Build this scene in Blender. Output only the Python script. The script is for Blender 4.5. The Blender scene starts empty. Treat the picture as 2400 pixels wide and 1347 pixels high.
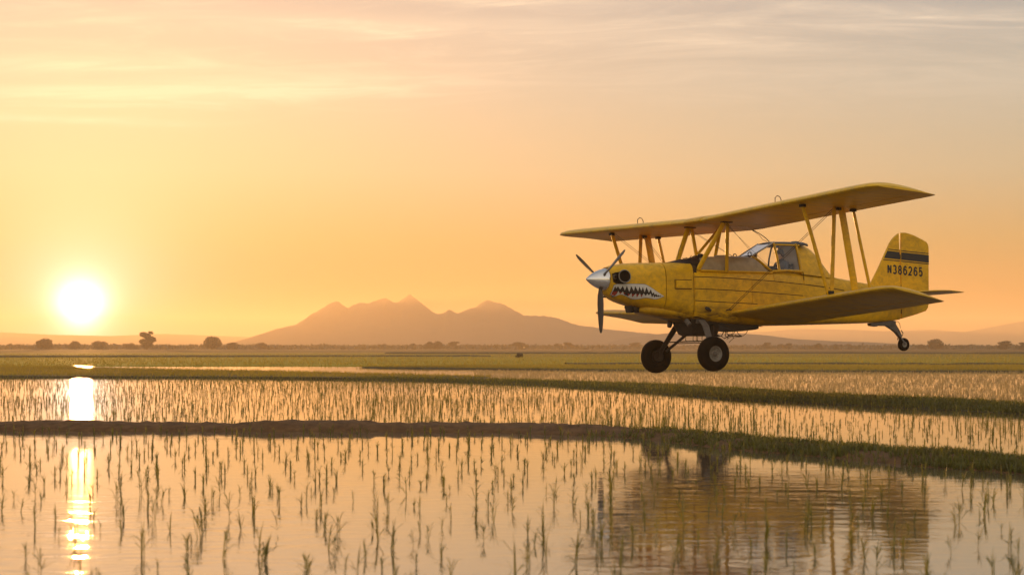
import bpy, bmesh, math, random
import numpy as np
from mathutils import Vector, Matrix, noise
from mathutils.bvhtree import BVHTree

# ------------------------------------------------------------------ camera
sc = bpy.context.scene
C = sc.collection
EYE = 1.33
cam = bpy.data.cameras.new('camera')
camo = bpy.data.objects.new('camera', cam)
C.objects.link(camo)
sc.camera = camo
camo.location = (0, 0, EYE)
camo.rotation_euler = (math.radians(90), 0, 0)
cam.sensor_width = 36
cam.lens = 67.5
cam.shift_y = 0.0577
cam.clip_end = 20000
cam.dof.use_dof = True
cam.dof.focus_distance = 45
cam.dof.aperture_fstop = 3.4

# ------------------------------------------------------------------ world, sun, exposure
SUN_EL, SUN_AZ = math.radians(1.15), math.radians(-12.65)
SUN = Vector((math.sin(SUN_AZ) * math.cos(SUN_EL), math.cos(SUN_AZ) * math.cos(SUN_EL), math.sin(SUN_EL)))
world = bpy.data.worlds.new('World')
sc.world = world
world.use_nodes = True
world.cycles.sampling_method = 'MANUAL'
world.cycles.sample_map_resolution = 1024
wt = world.node_tree
wt.nodes.clear()
sc.view_settings.view_transform = 'Standard'
sc.view_settings.look = 'None'
sc.view_settings.exposure = 1.25
sc.view_settings.gamma = 1.0
sc.cycles.use_denoising = True
sc.cycles.max_bounces = 8
sc.cycles.volume_bounces = 1
sc.cycles.transparent_max_bounces = 12
sc.cycles.sample_clamp_indirect = 6
sc.cycles.caustics_reflective = False
sc.cycles.caustics_refractive = False


class NT:
    """short hand for building node trees"""
    def __init__(self, tree):
        self.t = tree

    def n(self, typ, **kw):
        nd = self.t.nodes.new(typ)
        for k, v in kw.items():
            setattr(nd, k, v)
        return nd

    def put(self, sock, v):
        if isinstance(v, bpy.types.NodeSocket):
            self.t.links.new(v, sock)
        elif v is not None:
            sock.default_value = v

    def m(self, op, a, b=None, c=None, clamp=False):
        nd = self.n('ShaderNodeMath', operation=op, use_clamp=clamp)
        for i, v in enumerate((a, b, c)):
            self.put(nd.inputs[i], v)
        return nd.outputs[0]

    def v(self, op, a, b=None):
        nd = self.n('ShaderNodeVectorMath', operation=op)
        self.put(nd.inputs[0], a)
        if b is not None:
            self.put(nd.inputs[1], b)
        return nd.outputs['Value'] if op in ('DOT_PRODUCT', 'LENGTH') else nd.outputs[0]

    def mix(self, fac, a, b, blend='MIX'):
        nd = self.n('ShaderNodeMix', data_type='RGBA', blend_type=blend)
        self.put(nd.inputs[0], fac)
        self.put(nd.inputs[6], a)
        self.put(nd.inputs[7], b)
        return nd.outputs[2]

    def noise(self, vec, scale, detail=3, rough=.5, dist=0):
        nd = self.n('ShaderNodeTexNoise')
        self.put(nd.inputs['Vector'], vec)
        nd.inputs['Scale'].default_value = scale
        nd.inputs['Detail'].default_value = detail
        nd.inputs['Roughness'].default_value = rough
        nd.inputs['Distortion'].default_value = dist
        return nd.outputs[0]

    def ramp(self, fac, stops, interp='LINEAR'):
        nd = self.n('ShaderNodeValToRGB')
        cr = nd.color_ramp
        cr.interpolation = interp
        while len(cr.elements) < len(stops):
            cr.elements.new(0.5)
        for e, (p, c) in zip(cr.elements, stops):
            e.position = p
            e.color = (c, c, c, 1) if isinstance(c, (int, float)) else (c[0], c[1], c[2], 1)
        self.put(nd.inputs[0], fac)
        return nd.outputs[0]

    def scalev(self, vec, s):
        nd = self.n('ShaderNodeMapping')
        self.put(nd.inputs[0], vec)
        nd.inputs['Scale'].default_value = s
        return nd.outputs[0]


def build_world():
    g = NT(wt)
    out = g.n('ShaderNodeOutputWorld')
    d = g.v('NORMALIZE', g.n('ShaderNodeTexCoord').outputs['Generated'])
    sep = g.n('ShaderNodeSeparateXYZ')
    g.put(sep.inputs[0], d)
    x, y, z = sep.outputs
    # high thin overcast of a hazy evening: colour by height above the horizon
    el = g.m('MULTIPLY', g.m('MAXIMUM', z, 0.0), 2.0, clamp=True)
    veil = g.ramp(el, SKY_STOPS)
    ca = g.v('DOT_PRODUCT', d, tuple(SUN))
    ang = g.m('MULTIPLY', g.m('ARCCOSINE', g.m('MINIMUM', ca, 0.9999999)), 57.29578)

    def glow(width, col, power=1.0):
        t = g.m('DIVIDE', ang, width)
        if power != 1.0:
            t = g.m('POWER', t, power)
        e = g.m('EXPONENT', g.m('MULTIPLY', t, -1.0))
        return g.mix(e, (0, 0, 0, 1), (*col, 1))
    col = veil
    for width, c, p in GLOWS:
        col = g.mix(1.0, col, glow(width, c, p), 'ADD')
    # the sky opposite the low sun, lit warm by it
    anti = g.m('MULTIPLY', g.m('SUBTRACT', .35, ca), .74, clamp=True)
    col = g.mix(1.0, col, g.mix(anti, (0, 0, 0, 1), ANTI), 'ADD')
    # cirrus: noise on a plane far overhead, drawn out across the view
    pz = g.m('ADD', g.m('MAXIMUM', z, 0.0), 0.05)
    px, py = g.m('DIVIDE', x, pz), g.m('DIVIDE', y, pz)
    cv = g.n('ShaderNodeCombineXYZ')
    g.put(cv.inputs[0], g.m('ADD', px, g.m('MULTIPLY', py, 0.45)))
    g.put(cv.inputs[1], py)
    warp = g.n('ShaderNodeVectorMath', operation='ADD')
    g.put(warp.inputs[0], cv.outputs[0])
    wn = g.n('ShaderNodeTexNoise')
    g.put(wn.inputs['Vector'], cv.outputs[0])
    wn.inputs['Scale'].default_value = 0.5
    g.put(warp.inputs[1], g.v('SCALE', g.v('SUBTRACT', wn.outputs['Color'], (.5, .5, .5))))
    warp.inputs[1].links[0].from_node.inputs['Scale'].default_value = 0.9
    streak = g.noise(g.scalev(warp.outputs[0], (2.1, 4.0, 1)), 1.0, 8, .68, .7)
    patch = g.noise(g.scalev(cv.outputs[0], (0.28, 0.42, 1)), 1.0, 2, .5)
    band = g.m('SUBTRACT', g.m('ADD', streak, g.m('MULTIPLY', patch, 0.9)), 0.86)
    cl = g.m('MULTIPLY', band, 4.0, clamp=True)
    cl = g.m('POWER', cl, 1.25)
    high = g.ramp(z, [(0.10, 0), (0.17, 1)], 'EASE')
    cl = g.m('MULTIPLY', g.m('MULTIPLY', cl, high), .7)
    # the long lit streaks toward the sun
    for (az, e0, wa, we, tilt, amp) in STREAKS:
        q = g.m('SUBTRACT', g.m('DIVIDE', x, g.m('MAXIMUM', y, .05)), az)
        r = g.m('SUBTRACT', g.m('SUBTRACT', z, e0), g.m('MULTIPLY', q, tilt))
        r = g.m('ADD', r, g.m('MULTIPLY', g.m('SUBTRACT', streak, .5), we * 1.6))
        a2 = g.m('POWER', g.m('ABSOLUTE', g.m('DIVIDE', q, wa)), 2.0)
        b2 = g.m('POWER', g.m('ABSOLUTE', g.m('DIVIDE', r, we)), 2.0)
        s = g.m('MULTIPLY', g.m('EXPONENT', g.m('MULTIPLY', g.m('ADD', a2, b2), -1.0)), amp)
        s = g.m('MULTIPLY', s, g.m('POWER', g.m('MULTIPLY', streak, 2.0), 2.2))
        s = g.m('MULTIPLY', s, g.m('GREATER_THAN', y, .05))
        cl = g.m('ADD', cl, s)
    cl = g.m('MULTIPLY', cl, CLOUD_GAIN, clamp=True)
    cloudcol = g.mix(g.m('EXPONENT', g.m('MULTIPLY', ang, -1 / 30.0)), (.80, .76, .68, 1), (1.02, .90, .70, 1))
    col = g.mix(cl, col, cloudcol)
    below = g.m('LESS_THAN', z, -0.002)
    col = g.mix(below, col, (.30, .20, .10, 1))
    b1 = g.n('ShaderNodeBackground')
    g.put(b1.inputs[0], col)
    b1.inputs[1].default_value = 0.283
    ns = g.n('ShaderNodeTexSky', sky_type='NISHITA')
    ns.sun_disc = False
    ns.sun_elevation = SUN_EL
    ns.sun_rotation = SUN_AZ
    ns.dust_density = 6.0
    b2 = g.n('ShaderNodeBackground')
    g.put(b2.inputs[0], ns.outputs[0])
    b2.inputs[1].default_value = 0.04
    add = g.n('ShaderNodeAddShader')
    g.put(add.inputs[0], b1.outputs[0])
    g.put(add.inputs[1], b2.outputs[0])
    g.put(out.inputs[0], add.outputs[0])


# z*2 -> colour
SKY_STOPS = [(0.0, (.45, .195, .06)), (0.05, (.50, .27, .085)), (0.11, (.51, .41, .20)), (0.18, (.50, .52, .39)), (0.27, (.44, .53, .50)),
             (0.36, (.34, .44, .49)), (0.6, (.41, .46, .50)), (1.0, (.44, .48, .53))]
# angular width in degrees, colour, power
GLOWS = [(12.0, (.12, .05, .0), 1.0), (5.0, (.14, .16, .17), 1.0), (3.0, (.26, .24, .14), 1.2), (1.5, (1.1, 1.15, 1.1), 1.2), (.42, (15, 14, 12), 1.3)]
ANTI = (1.1, .84, .56, 1)
# direction (x/y), height z, half width, half thickness, tilt, strength
STREAKS = [(-.15, .130, .10, .0065, .06, 1.1), (-.22, .143, .07, .004, .03, .7), (-.235, .114, .06, .0022, .0, .8), (-.24, .128, .06, .003, .05, .9),
           (-.04, .163, .16, .006, -.01, .7), (.09, .157, .13, .0035, .04, .35), (.21, .168, .07, .003, -.09, .5), (.0, .178, .10, .004, -.03, .6)]
CLOUD_GAIN = 0.75
build_world()

sun = bpy.data.lights.new('sun', 'SUN')
sun.energy = 3.8
sun.angle = math.radians(0.6)
sun.color = (1.0, .47, .13)
suno = bpy.data.objects.new('sun', sun)
C.objects.link(suno)
suno.rotation_euler = (-SUN).to_track_quat('-Z', 'Y').to_euler()
suno.location = (0, 0, 60)
suno['kind'] = 'helper'


# ------------------------------------------------------------------ helpers
def tag(o, label=None, cat=None, group=None, kind=None):
    for k, v in (('label', label), ('category', cat), ('group', group), ('kind', kind)):
        if v:
            o[k] = v
    return o


def link(name, me, mats=None, parent=None):
    o = bpy.data.objects.new(name, me)
    C.objects.link(o)
    if mats is not None and me is not None and not me.materials:
        for m_ in (mats if isinstance(mats, (list, tuple)) else [mats]):
            me.materials.append(m_)
    if parent is not None:
        o.parent = parent
    return o


def mesh(name, verts, faces, smooth=False):
    me = bpy.data.meshes.new(name)
    me.from_pydata([tuple(v) for v in verts], [], faces)
    me.update()
    if smooth:
        me.polygons.foreach_set('use_smooth', [True] * len(me.polygons))
    return me


def np_mesh(name, V, F, mat_idx=None, smooth=False):
    """V (n,3) float array, F (m,k) int array with equal sided faces"""
    me = bpy.data.meshes.new(name)
    k = F.shape[1]
    me.vertices.add(len(V))
    me.vertices.foreach_set('co', np.ascontiguousarray(V, dtype=np.float32).ravel())
    me.loops.add(F.size)
    me.loops.foreach_set('vertex_index', np.ascontiguousarray(F, dtype=np.int32).ravel())
    me.polygons.add(len(F))
    me.polygons.foreach_set('loop_start', np.arange(0, F.size, k, dtype=np.int32))
    if smooth:
        me.polygons.foreach_set('use_smooth', np.ones(len(F), dtype=bool))
    if mat_idx is not None:
        me.polygons.foreach_set('material_index', np.asarray(mat_idx, dtype=np.int32))
    me.update(calc_edges=True)
    me.validate()
    return me


def new_mat(name):
    m_ = bpy.data.materials.new(name)
    m_.use_nodes = True
    return m_, NT(m_.node_tree), m_.node_tree.nodes['Principled BSDF']


def plain(name, col, rough=.5, metal=0, spec=.5, var=.12, scale=3.0, bump=0.0, bscale=40):
    """paint or metal with a little uneven tone, gloss and fine relief"""
    m_, g, b = new_mat(name)
    oc = g.n('ShaderNodeTexCoord').outputs['Object']
    nz = g.noise(oc, scale, 5, .6)
    k = g.ramp(nz, [(.25, 1 - var), (.75, 1 + var)])
    c = g.mix(1.0, (*col, 1), k, 'MULTIPLY')
    g.put(b.inputs['Base Color'], c)
    g.put(b.inputs['Roughness'], g.m('ADD', rough - .06, g.m('MULTIPLY', g.noise(oc, scale * 4, 3), .12)))
    b.inputs['Metallic'].default_value = metal
    b.inputs['Specular IOR Level'].default_value = spec
    if bump:
        bp = g.n('ShaderNodeBump')
        bp.inputs['Strength'].default_value = bump
        bp.inputs['Distance'].default_value = .01
        g.put(bp.inputs['Height'], g.noise(oc, bscale, 4))
        g.put(b.inputs['Normal'], bp.outputs[0])
    return m_


def leaf_mat(name, col, trans=.45, tcol=None, var=.35, scale=2.0):
    m_, g, b = new_mat(name)
    nt = m_.node_tree
    nt.nodes.remove(b)
    oc = g.n('ShaderNodeNewGeometry').outputs['Position']
    nz = g.noise(oc, scale, 4, .6)
    k = g.ramp(nz, [(.25, 1 - var), (.75, 1 + var)])
    c1 = g.mix(1.0, (*col, 1), k, 'MULTIPLY')
    c2 = g.mix(1.0, (*(tcol or [v_ * 1.5 for v_ in col]), 1), k, 'MULTIPLY')
    df, tr, gl = g.n('ShaderNodeBsdfDiffuse'), g.n('ShaderNodeBsdfTranslucent'), g.n('ShaderNodeBsdfGlossy')
    g.put(df.inputs[0], c1)
    g.put(tr.inputs[0], c2)
    gl.inputs['Roughness'].default_value = .4
    mx = g.n('ShaderNodeMixShader')
    mx.inputs[0].default_value = trans
    g.put(mx.inputs[1], df.outputs[0])
    g.put(mx.inputs[2], tr.outputs[0])
    m2 = g.n('ShaderNodeMixShader')
    m2.inputs[0].default_value = .06
    g.put(m2.inputs[1], mx.outputs[0])
    g.put(m2.inputs[2], gl.outputs[0])
    g.put(nt.nodes['Material Output'].inputs[0], m2.outputs[0])
    return m_


def depth(py, z=0.0):
    """metres to a level z seen py pixel rows down in the photograph (survey of the place)"""
    return 4500 * (EYE - z) / (py - 812)


def spot(px, py, z=0.0):
    d_ = depth(py, z)
    return ((px - 1200) / 4500 * d_, d_)
# ------------------------------------------------------------------ ground, water, dikes, hills
def water_mat():
    m_, g, b = new_mat('paddy_water')
    pos = g.n('ShaderNodeNewGeometry').outputs['Position']
    mud = g.noise(pos, .6, 4, .6)
    g.put(b.inputs['Base Color'], g.mix(mud, (.11, .075, .045, 1), (.17, .125, .08, 1)))
    b.inputs['Roughness'].default_value = .035
    b.inputs['IOR'].default_value = 2.25
    # ripples: short crests across the view, breeze patches where they are stronger
    w1 = g.noise(g.scalev(pos, (1.0, 2.0, 1)), 1.6, 3, .55, 1.1)
    w2 = g.noise(g.scalev(pos, (1.0, 2.2, 1)), 11.0, 2, .5)
    breeze = g.ramp(g.noise(g.scalev(pos, (.12, .10, 1)), 1.0, 2, .5), [(.42, .12), (.62, 1.0)])
    wash = g.v('LENGTH', g.v('SUBTRACT', g.scalev(pos, (.13, .17, 0)), (.13 * 3.3, .17 * 17.0, 0)))
    wash = g.ramp(wash, [(.15, 1.0), (.9, 0.0)], 'EASE')
    lw = g.v('LENGTH', g.v('SUBTRACT', g.scalev(pos, (.22, .13, 0)), (.22 * -3.0, .13 * 13.5, 0)))
    lw = g.ramp(lw, [(.1, 1.0), (.8, 0.0)], 'EASE')
    amt = g.m('MAXIMUM', breeze, g.m('MULTIPLY', g.m('MAXIMUM', wash, g.m('MULTIPLY', lw, 1.8)), 1.0))
    h = g.m('MULTIPLY', g.m('ADD', w1, g.m('MULTIPLY', w2, .06)), amt)
    bp = g.n('ShaderNodeBump')
    bp.inputs['Strength'].default_value = 1.0
    bp.inputs['Distance'].default_value = .0036
    g.put(bp.inputs['Height'], h)
    g.put(b.inputs['Normal'], bp.outputs[0])
    return m_


def ground_mat():
    """far paddies: strips of young rice, stubble and bare soil, each strip a field of its own"""
    m_, g, b = new_mat('far_fields')
    pos = g.n('ShaderNodeNewGeometry').outputs['Position']
    sep = g.n('ShaderNodeSeparateXYZ')
    g.put(sep.inputs[0], pos)
    x, y, z = sep.outputs
    ly = g.m('LOGARITHM', g.m('MAXIMUM', y, 60.0), 10.0)      # log10 depth, 1.8 .. 3.5
    wob = g.m('MULTIPLY', g.m('SUBTRACT', g.noise(g.scalev(pos, (.008, .002, 1)), 1.0, 3), .5), .10)
    t = g.m('DIVIDE', g.m('SUBTRACT', g.m('ADD', ly, wob), 1.9), 1.4)
    col = g.ramp(t, [(0.0, (.15, .16, .018)), (.18, (.28, .235, .022)), (.30, (.30, .235, .026)), (.40, (.18, .135, .025)), (.45, (.28, .21, .03)),
                     (.52, (.15, .105, .03)), (.60, (.095, .065, .028)), (1.0, (.08, .06, .03))])
    n1 = g.noise(g.scalev(pos, (.05, .3, 1)), 1.0, 5, .65)
    col = g.mix(1.0, col, g.ramp(n1, [(.3, .6), (.7, 1.35)]), 'MULTIPLY')
    g.put(b.inputs['Base Color'], col)
    b.inputs['Roughness'].default_value = .9
    b.inputs['Specular IOR Level'].default_value = .1
    bp = g.n('ShaderNodeBump')
    bp.inputs['Strength'].default_value = .6
    bp.inputs['Distance'].default_value = .3
    g.put(bp.inputs['Height'], g.noise(g.scalev(pos, (1, 1, 1)), 1.2, 4, .6))
    g.put(b.inputs['Normal'], bp.outputs[0])
    return m_


M_WATER = water_mat()
M_FAR = ground_mat()
M_MUD = plain('wet_mud', (.125, .066, .028), .75, 0, .08, .45, 6, 1.0, 16)
M_SOIL = plain('bank_soil', (.075, .062, .028), .85, 0, .2, .35, 2, .8, 14)

# ground: paddy beds below the water, level fields beyond, out to the horizon
gy = [-80, 20, 60, 129.5, 131, 200, 400, 900, 2000, 9000]
gz = [-.35, -.35, -.35, -.35, .04, .04, .04, .04, .04, .04]
gx = [-7000, -1500, -300, -90, 0, 90, 300, 1500, 7000]
V = [(x, y, z) for y, z in zip(gy, gz) for x in gx]
n_ = len(gx)
F = [(j * n_ + i, j * n_ + i + 1, (j + 1) * n_ + i + 1, (j + 1) * n_ + i) for j in range(len(gy) - 1) for i in range(n_ - 1)]
tag(link('ground', mesh('ground', V, F), M_FAR), 'flat far paddies and fields reaching the horizon', kind='structure')

V = [(-110, -10, 0), (110, -10, 0), (110, 130.6, 0), (-110, 130.6, 0)]
tag(link('paddy_water', mesh('paddy_water', V, [(0, 1, 2, 3)]), M_WATER), 'still shallow paddy water mirroring the sunset', kind='structure')


def resample(pts, step):
    out = []
    for (a, b) in zip(pts[:-1], pts[1:]):
        L = math.hypot(b[0] - a[0], b[1] - a[1])
        k = max(1, int(L / step))
        for i in range(k):
            t = i / k
            out.append((a[0] + (b[0] - a[0]) * t, a[1] + (b[1] - a[1]) * t))
    out.append(pts[-1])
    # soften the corners
    for _ in range(6):
        out = [out[0]] + [((out[i - 1][0] + 2 * out[i][0] + out[i + 1][0]) / 4, (out[i - 1][1] + 2 * out[i][1] + out[i + 1][1]) / 4) for i in range(1, len(out) - 1)] + [out[-1]]
    return out


def dike(name, front, width, height, mat, step=.18, rough=.05, seed=0, label=None):
    """earth bank whose front water edge follows the given line; returns a sampler of its top"""
    path = resample(front, step)
    prof = [(-.25, -.22), (-.04, -.06), (.0, .0), (.10, .34), (.22, .72), (.38, .96), (.55, 1.0), (.72, .9), (.86, .5), (.97, .08), (1.04, -.06), (1.2, -.22)]
    V, top = [], []
    for i, (x, y) in enumerate(path):
        a = path[max(0, i - 1)]
        b = path[min(len(path) - 1, i + 1)]
        tx, ty = b[0] - a[0], b[1] - a[1]
        L = math.hypot(tx, ty)
        nx, ny = -ty / L, tx / L
        if ny < 0:
            nx, ny = -nx, -ny
        w = width(x) * (1 + .25 * noise.noise(Vector((x * .35, seed, 7))))
        h = height(x) * (1 + .35 * noise.noise(Vector((x * .5, seed, 1))) + .25 * noise.noise(Vector((x * 1.7, seed, 3))))
        e = .16 * noise.noise(Vector((x * .8, seed, 11))) + .07 * noise.noise(Vector((x * 3.1, seed, 5)))
        row = []
        for (u, v) in prof:
            px_, py_ = x + nx * (u * w + e * (1 - u)), y + ny * (u * w + e * (1 - u))
            zz = (v * h if v > 0 else v)
            if v > 0:
                zz += rough * noise.noise(Vector((px_ * 2.3, py_ * 2.3, seed))) * v + rough * .7 * noise.noise(Vector((px_ * 7, py_ * 9, seed + 4))) * v
            row.append((px_, py_, zz))
        V += row
        top.append(row)
    k = len(prof)
    F = [(i * k + j, (i + 1) * k + j, (i + 1) * k + j + 1, i * k + j + 1) for i in range(len(path) - 1) for j in range(k - 1)]
    o = link(name, mesh(name, V, F, True), mat)
    tag(o, label, kind='structure')
    return top


D1 = [spot(-1300, 1003), spot(-500, 1006), spot(0, 1008), spot(700, 1010), spot(1150, 1012), spot(1400, 1020), spot(1560, 1036), spot(1700, 1051), spot(1900, 1068),
      spot(2100, 1086), spot(2400, 1112), spot(2800, 1150), spot(3400, 1205)]
def lerp(x, a, b, u, v):
    t = min(1, max(0, (x - a) / (b - a)))
    return u + (v - u) * t


top1 = dike('mud_dike', D1, lambda x: lerp(x, 1, 5, 1.25, 1.25), lambda x: lerp(x, 0, 4, .118, .085), M_MUD, .10, .05, 3,
            'low bare mud dike between the two flooded paddies, grassy to the right')
D2 = [spot(780, 890), spot(1000, 894), spot(1250, 903), spot(1400, 912), spot(1500, 919), spot(1700, 935), spot(1900, 945), spot(2150, 957), spot(2400, 970), spot(2800, 992), spot(3600, 1040)]
top2 = dike('grassy_dike', D2, lambda x: lerp(x, 4, 10, 3.6, 2.4), lambda x: lerp(x, 2, 8, .07, .12), M_SOIL, .3, .05, 8,
            'green grassy dike crossing behind the second paddy')


D3 = [spot(1330, 856.5), spot(1700, 856), spot(2100, 857), spot(2700, 858), spot(3900, 859)]
dike('field_dike', D3, lambda x: 1.6, lambda x: .20, M_SOIL, 1.2, .06, 14, 'thin dark dike line across the green fields on the right')
D4 = [spot(900, 829.2), spot(1300, 829.6), spot(1800, 829.0), spot(2300, 830.0), spot(2700, 830.5), spot(4000, 831)]
dike('field_dike', D4, lambda x: 4.0, lambda x: .34, M_SOIL, 3.0, .08, 15, 'farther dark dike line behind the main wheels')
D5 = [spot(-400, 838.5), spot(300, 837.5), spot(900, 836), spot(1150, 836)]
dike('field_dike', D5, lambda x: 3.0, lambda x: .22, M_SOIL, 3.0, .06, 16, 'faint dike line left of the aircraft below the tallest tree')


def slab(name, outline, z, label):
    """low land between the paddies: an outline with sloped edges"""
    pts = resample(outline + outline[:1], 1.0)[:-1]
    cx = sum(p[0] for p in pts) / len(pts)
    cy = sum(p[1] for p in pts) / len(pts)
    bm = bmesh.new()
    vt, vb = [], []
    for (x, y) in pts:
        w = .25 * noise.noise(Vector((x * .4, y * .4, 2)))
        vt.append(bm.verts.new((x, y + w, z + .03 * noise.noise(Vector((x, y, 0))))))
        d_ = Vector((x - cx, y - cy, 0)).normalized() * .35
        vb.append(bm.verts.new((x + d_.x, y + w + d_.y, -.2)))
    f = bm.faces.new(vt)
    if f.normal.z < 0:
        f.normal_flip()
    for i in range(len(pts)):
        j = (i + 1) % len(pts)
        bm.faces.new((vt[i], vb[i], vb[j], vt[j]))
    bmesh.ops.recalc_face_normals(bm, faces=bm.faces)
    me = bpy.data.meshes.new(name)
    bm.to_mesh(me)
    bm.free()
    tag(link(name, me, M_SOIL), label, kind='structure')


BANK_A = [spot(-1500, 886), spot(-600, 885), spot(0, 884), spot(500, 886), spot(850, 889), spot(1150, 896), spot(1150, 886), spot(980, 880.5), spot(800, 876.5), spot(600, 871.5), spot(400, 868.5),
          spot(215, 863.5), spot(150, 860), spot(-600, 858.5), spot(-1500, 858.5)]
slab('green_bank', BANK_A, .07, 'low green bank behind the second paddy on the left')
BANK_D = [spot(1180, 866), spot(900, 862.5), spot(830, 861), spot(880, 859.5), spot(1200, 858.3), spot(3900, 858.3), spot(3900, 876), spot(2700, 872), spot(2000, 871), spot(1500, 869)]
slab('green_field', BANK_D, .06, 'strip of green paddy land on the right')

# ------------------------------------------------------------------ hills
def hill_mat(name, c1, c2):
    m_, g, b = new_mat(name)
    pos = g.n('ShaderNodeNewGeometry').outputs['Position']
    nz = g.noise(pos, .03, 6, .65)
    g.put(b.inputs['Base Color'], g.mix(nz, (*c1, 1), (*c2, 1)))
    b.inputs['Roughness'].default_value = .95
    b.inputs['Specular IOR Level'].default_value = .05
    return m_


def ridge(name, dist, thick, skyline, mat, seed, label, rough=.13, step=2.4):
    """a range of hills: crest line given as (pixel x, pixel y), real depth front and back with spurs and gullies"""
    xs = [(p[0] - 1200) / 4500 * dist for p in skyline]
    hs = [(812 - p[1]) / 4500 * dist + EYE for p in skyline]
    nx = int((xs[-1] - xs[0]) / step)
    us = [-1, -.8, -.62, -.46, -.32, -.2, -.1, 0, .1, .25, .45, .7, 1]
    V = []
    X = np.linspace(xs[0], xs[-1], nx)
    H = np.interp(X, xs, hs)
    for x, h in zip(X, H):
        for u in us:
            spur = noise.noise(Vector((x / thick * 3.2, u * 1.3, seed))) + .5 * noise.noise(Vector((x / thick * 8, u * 3, seed + 5)))
            fall = (1 - abs(u)) ** 1.25
            wob = max(0.0, abs(u) * (1 - abs(u)) * 4 - .15) if u < 0 else 0.0
            z = h * fall * (1 + .40 * spur * wob)
            jag = h * rough * .18 * (noise.noise(Vector((x / step * .31, u * 4, seed + 9))) + .6 * noise.noise(Vector((x / step * .83, u * 6, seed + 19))))
            V.append((x, dist + u * thick + spur * thick * .12 * wob, max(-.5, z + jag * (1 - abs(u)))))
    k = len(us)
    F = [(i * k + j, (i + 1) * k + j, (i + 1) * k + j + 1, i * k + j + 1) for i in range(nx - 1) for j in range(k - 1)]
    tag(link(name, mesh(name, V, F, True), mat), label, kind='structure')


M_HILL = hill_mat('dry_hills', (.09, .072, .066), (.17, .13, .11))
MT = [(540, 812), (575, 797), (600, 786), (650, 770), (695, 760), (730, 736), (760, 719), (775, 710), (786, 706), (795, 707), (805, 716), (815, 722), (830, 714), (845, 708.5),
      (860, 710.5), (880, 705), (892, 699.5), (902, 698), (912, 702), (922, 708.5), (932, 709), (945, 699), (955, 692.5), (962, 691.5), (972, 697), (990, 712), (1010, 728), (1027, 737),
      (1040, 733), (1050, 726), (1056, 725.5), (1064, 731), (1073, 734), (1085, 729), (1100, 722.5), (1115, 720), (1130, 708), (1140, 703), (1150, 704), (1163, 710), (1174, 710.5), (1190, 718), (1212, 730),
      (1230, 740), (1250, 739), (1290, 742), (1310, 746), (1335, 756), (1360, 763), (1390, 766), (1420, 771), (1470, 776), (1530, 782), (1620, 790), (1700, 795), (1800, 812)]
ridge('mountain_range', 2550, 420, MT, M_HILL, 2, 'hazy cluster of pointed buttes rising from the plain')
ridge('foothills', 2050, 160, [(1380, 812), (1480, 790), (1560, 781), (1650, 779), (1740, 781), (1800, 786), (1860, 794), (1950, 799), (2050, 802), (2200, 812)], M_HILL, 12, 'low rounded foothills behind the aircraft wheels', .05)
ridge('far_range', 4300, 400, [(-500, 782), (-200, 776), (0, 778), (120, 784), (260, 787), (380, 782), (470, 785), (640, 791), (800, 795), (1000, 798), (1300, 795), (1600, 784), (1800, 776), (1870, 770), (1990, 772), (2080, 776), (2180, 772), (2260, 778), (2330, 765), (2400, 752), (2520, 742), (2700, 735), (2950, 744)],
      M_HILL, 22, 'faint far range low on the horizon', .03, 12)
# ------------------------------------------------------------------ trees on the plain
M_LEAF = leaf_mat('tree_foliage', (.022, .024, .010), .22, (.045, .04, .012), .4, .8)
M_BARK = plain('bark', (.07, .05, .035), .9, 0, .2, .3, 4)
M_WOOD = leaf_mat('far_woodland', (.040, .042, .020), .25, (.06, .055, .02), .4, .05)


def leaf_quads(centres, radii, n, size, rng):
    """leaf sprays scattered through lobes, denser near the skin"""
    k = rng.choice(len(centres), n, p=np.array([r[0] * r[1] * r[2] for r in radii]) / sum(r[0] * r[1] * r[2] for r in radii))
    d = rng.normal(size=(n, 3))
    d /= np.linalg.norm(d, axis=1)[:, None]
    rr = rng.uniform(.25, 1, n) ** .45
    P = np.array(centres)[k] + d * rr[:, None] * np.array(radii)[k]
    u = rng.normal(size=(n, 3))
    u /= np.linalg.norm(u, axis=1)[:, None]
    w = np.cross(u, rng.normal(size=(n, 3)))
    w /= np.linalg.norm(w, axis=1)[:, None]
    s = size * rng.uniform(.6, 1.4, n)[:, None]
    V = np.stack([P - u * s, P + w * s * .55, P + u * s, P - w * s * .55], 1).reshape(-1, 3)
    F = np.arange(4 * n).reshape(-1, 4)
    return V, F


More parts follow.
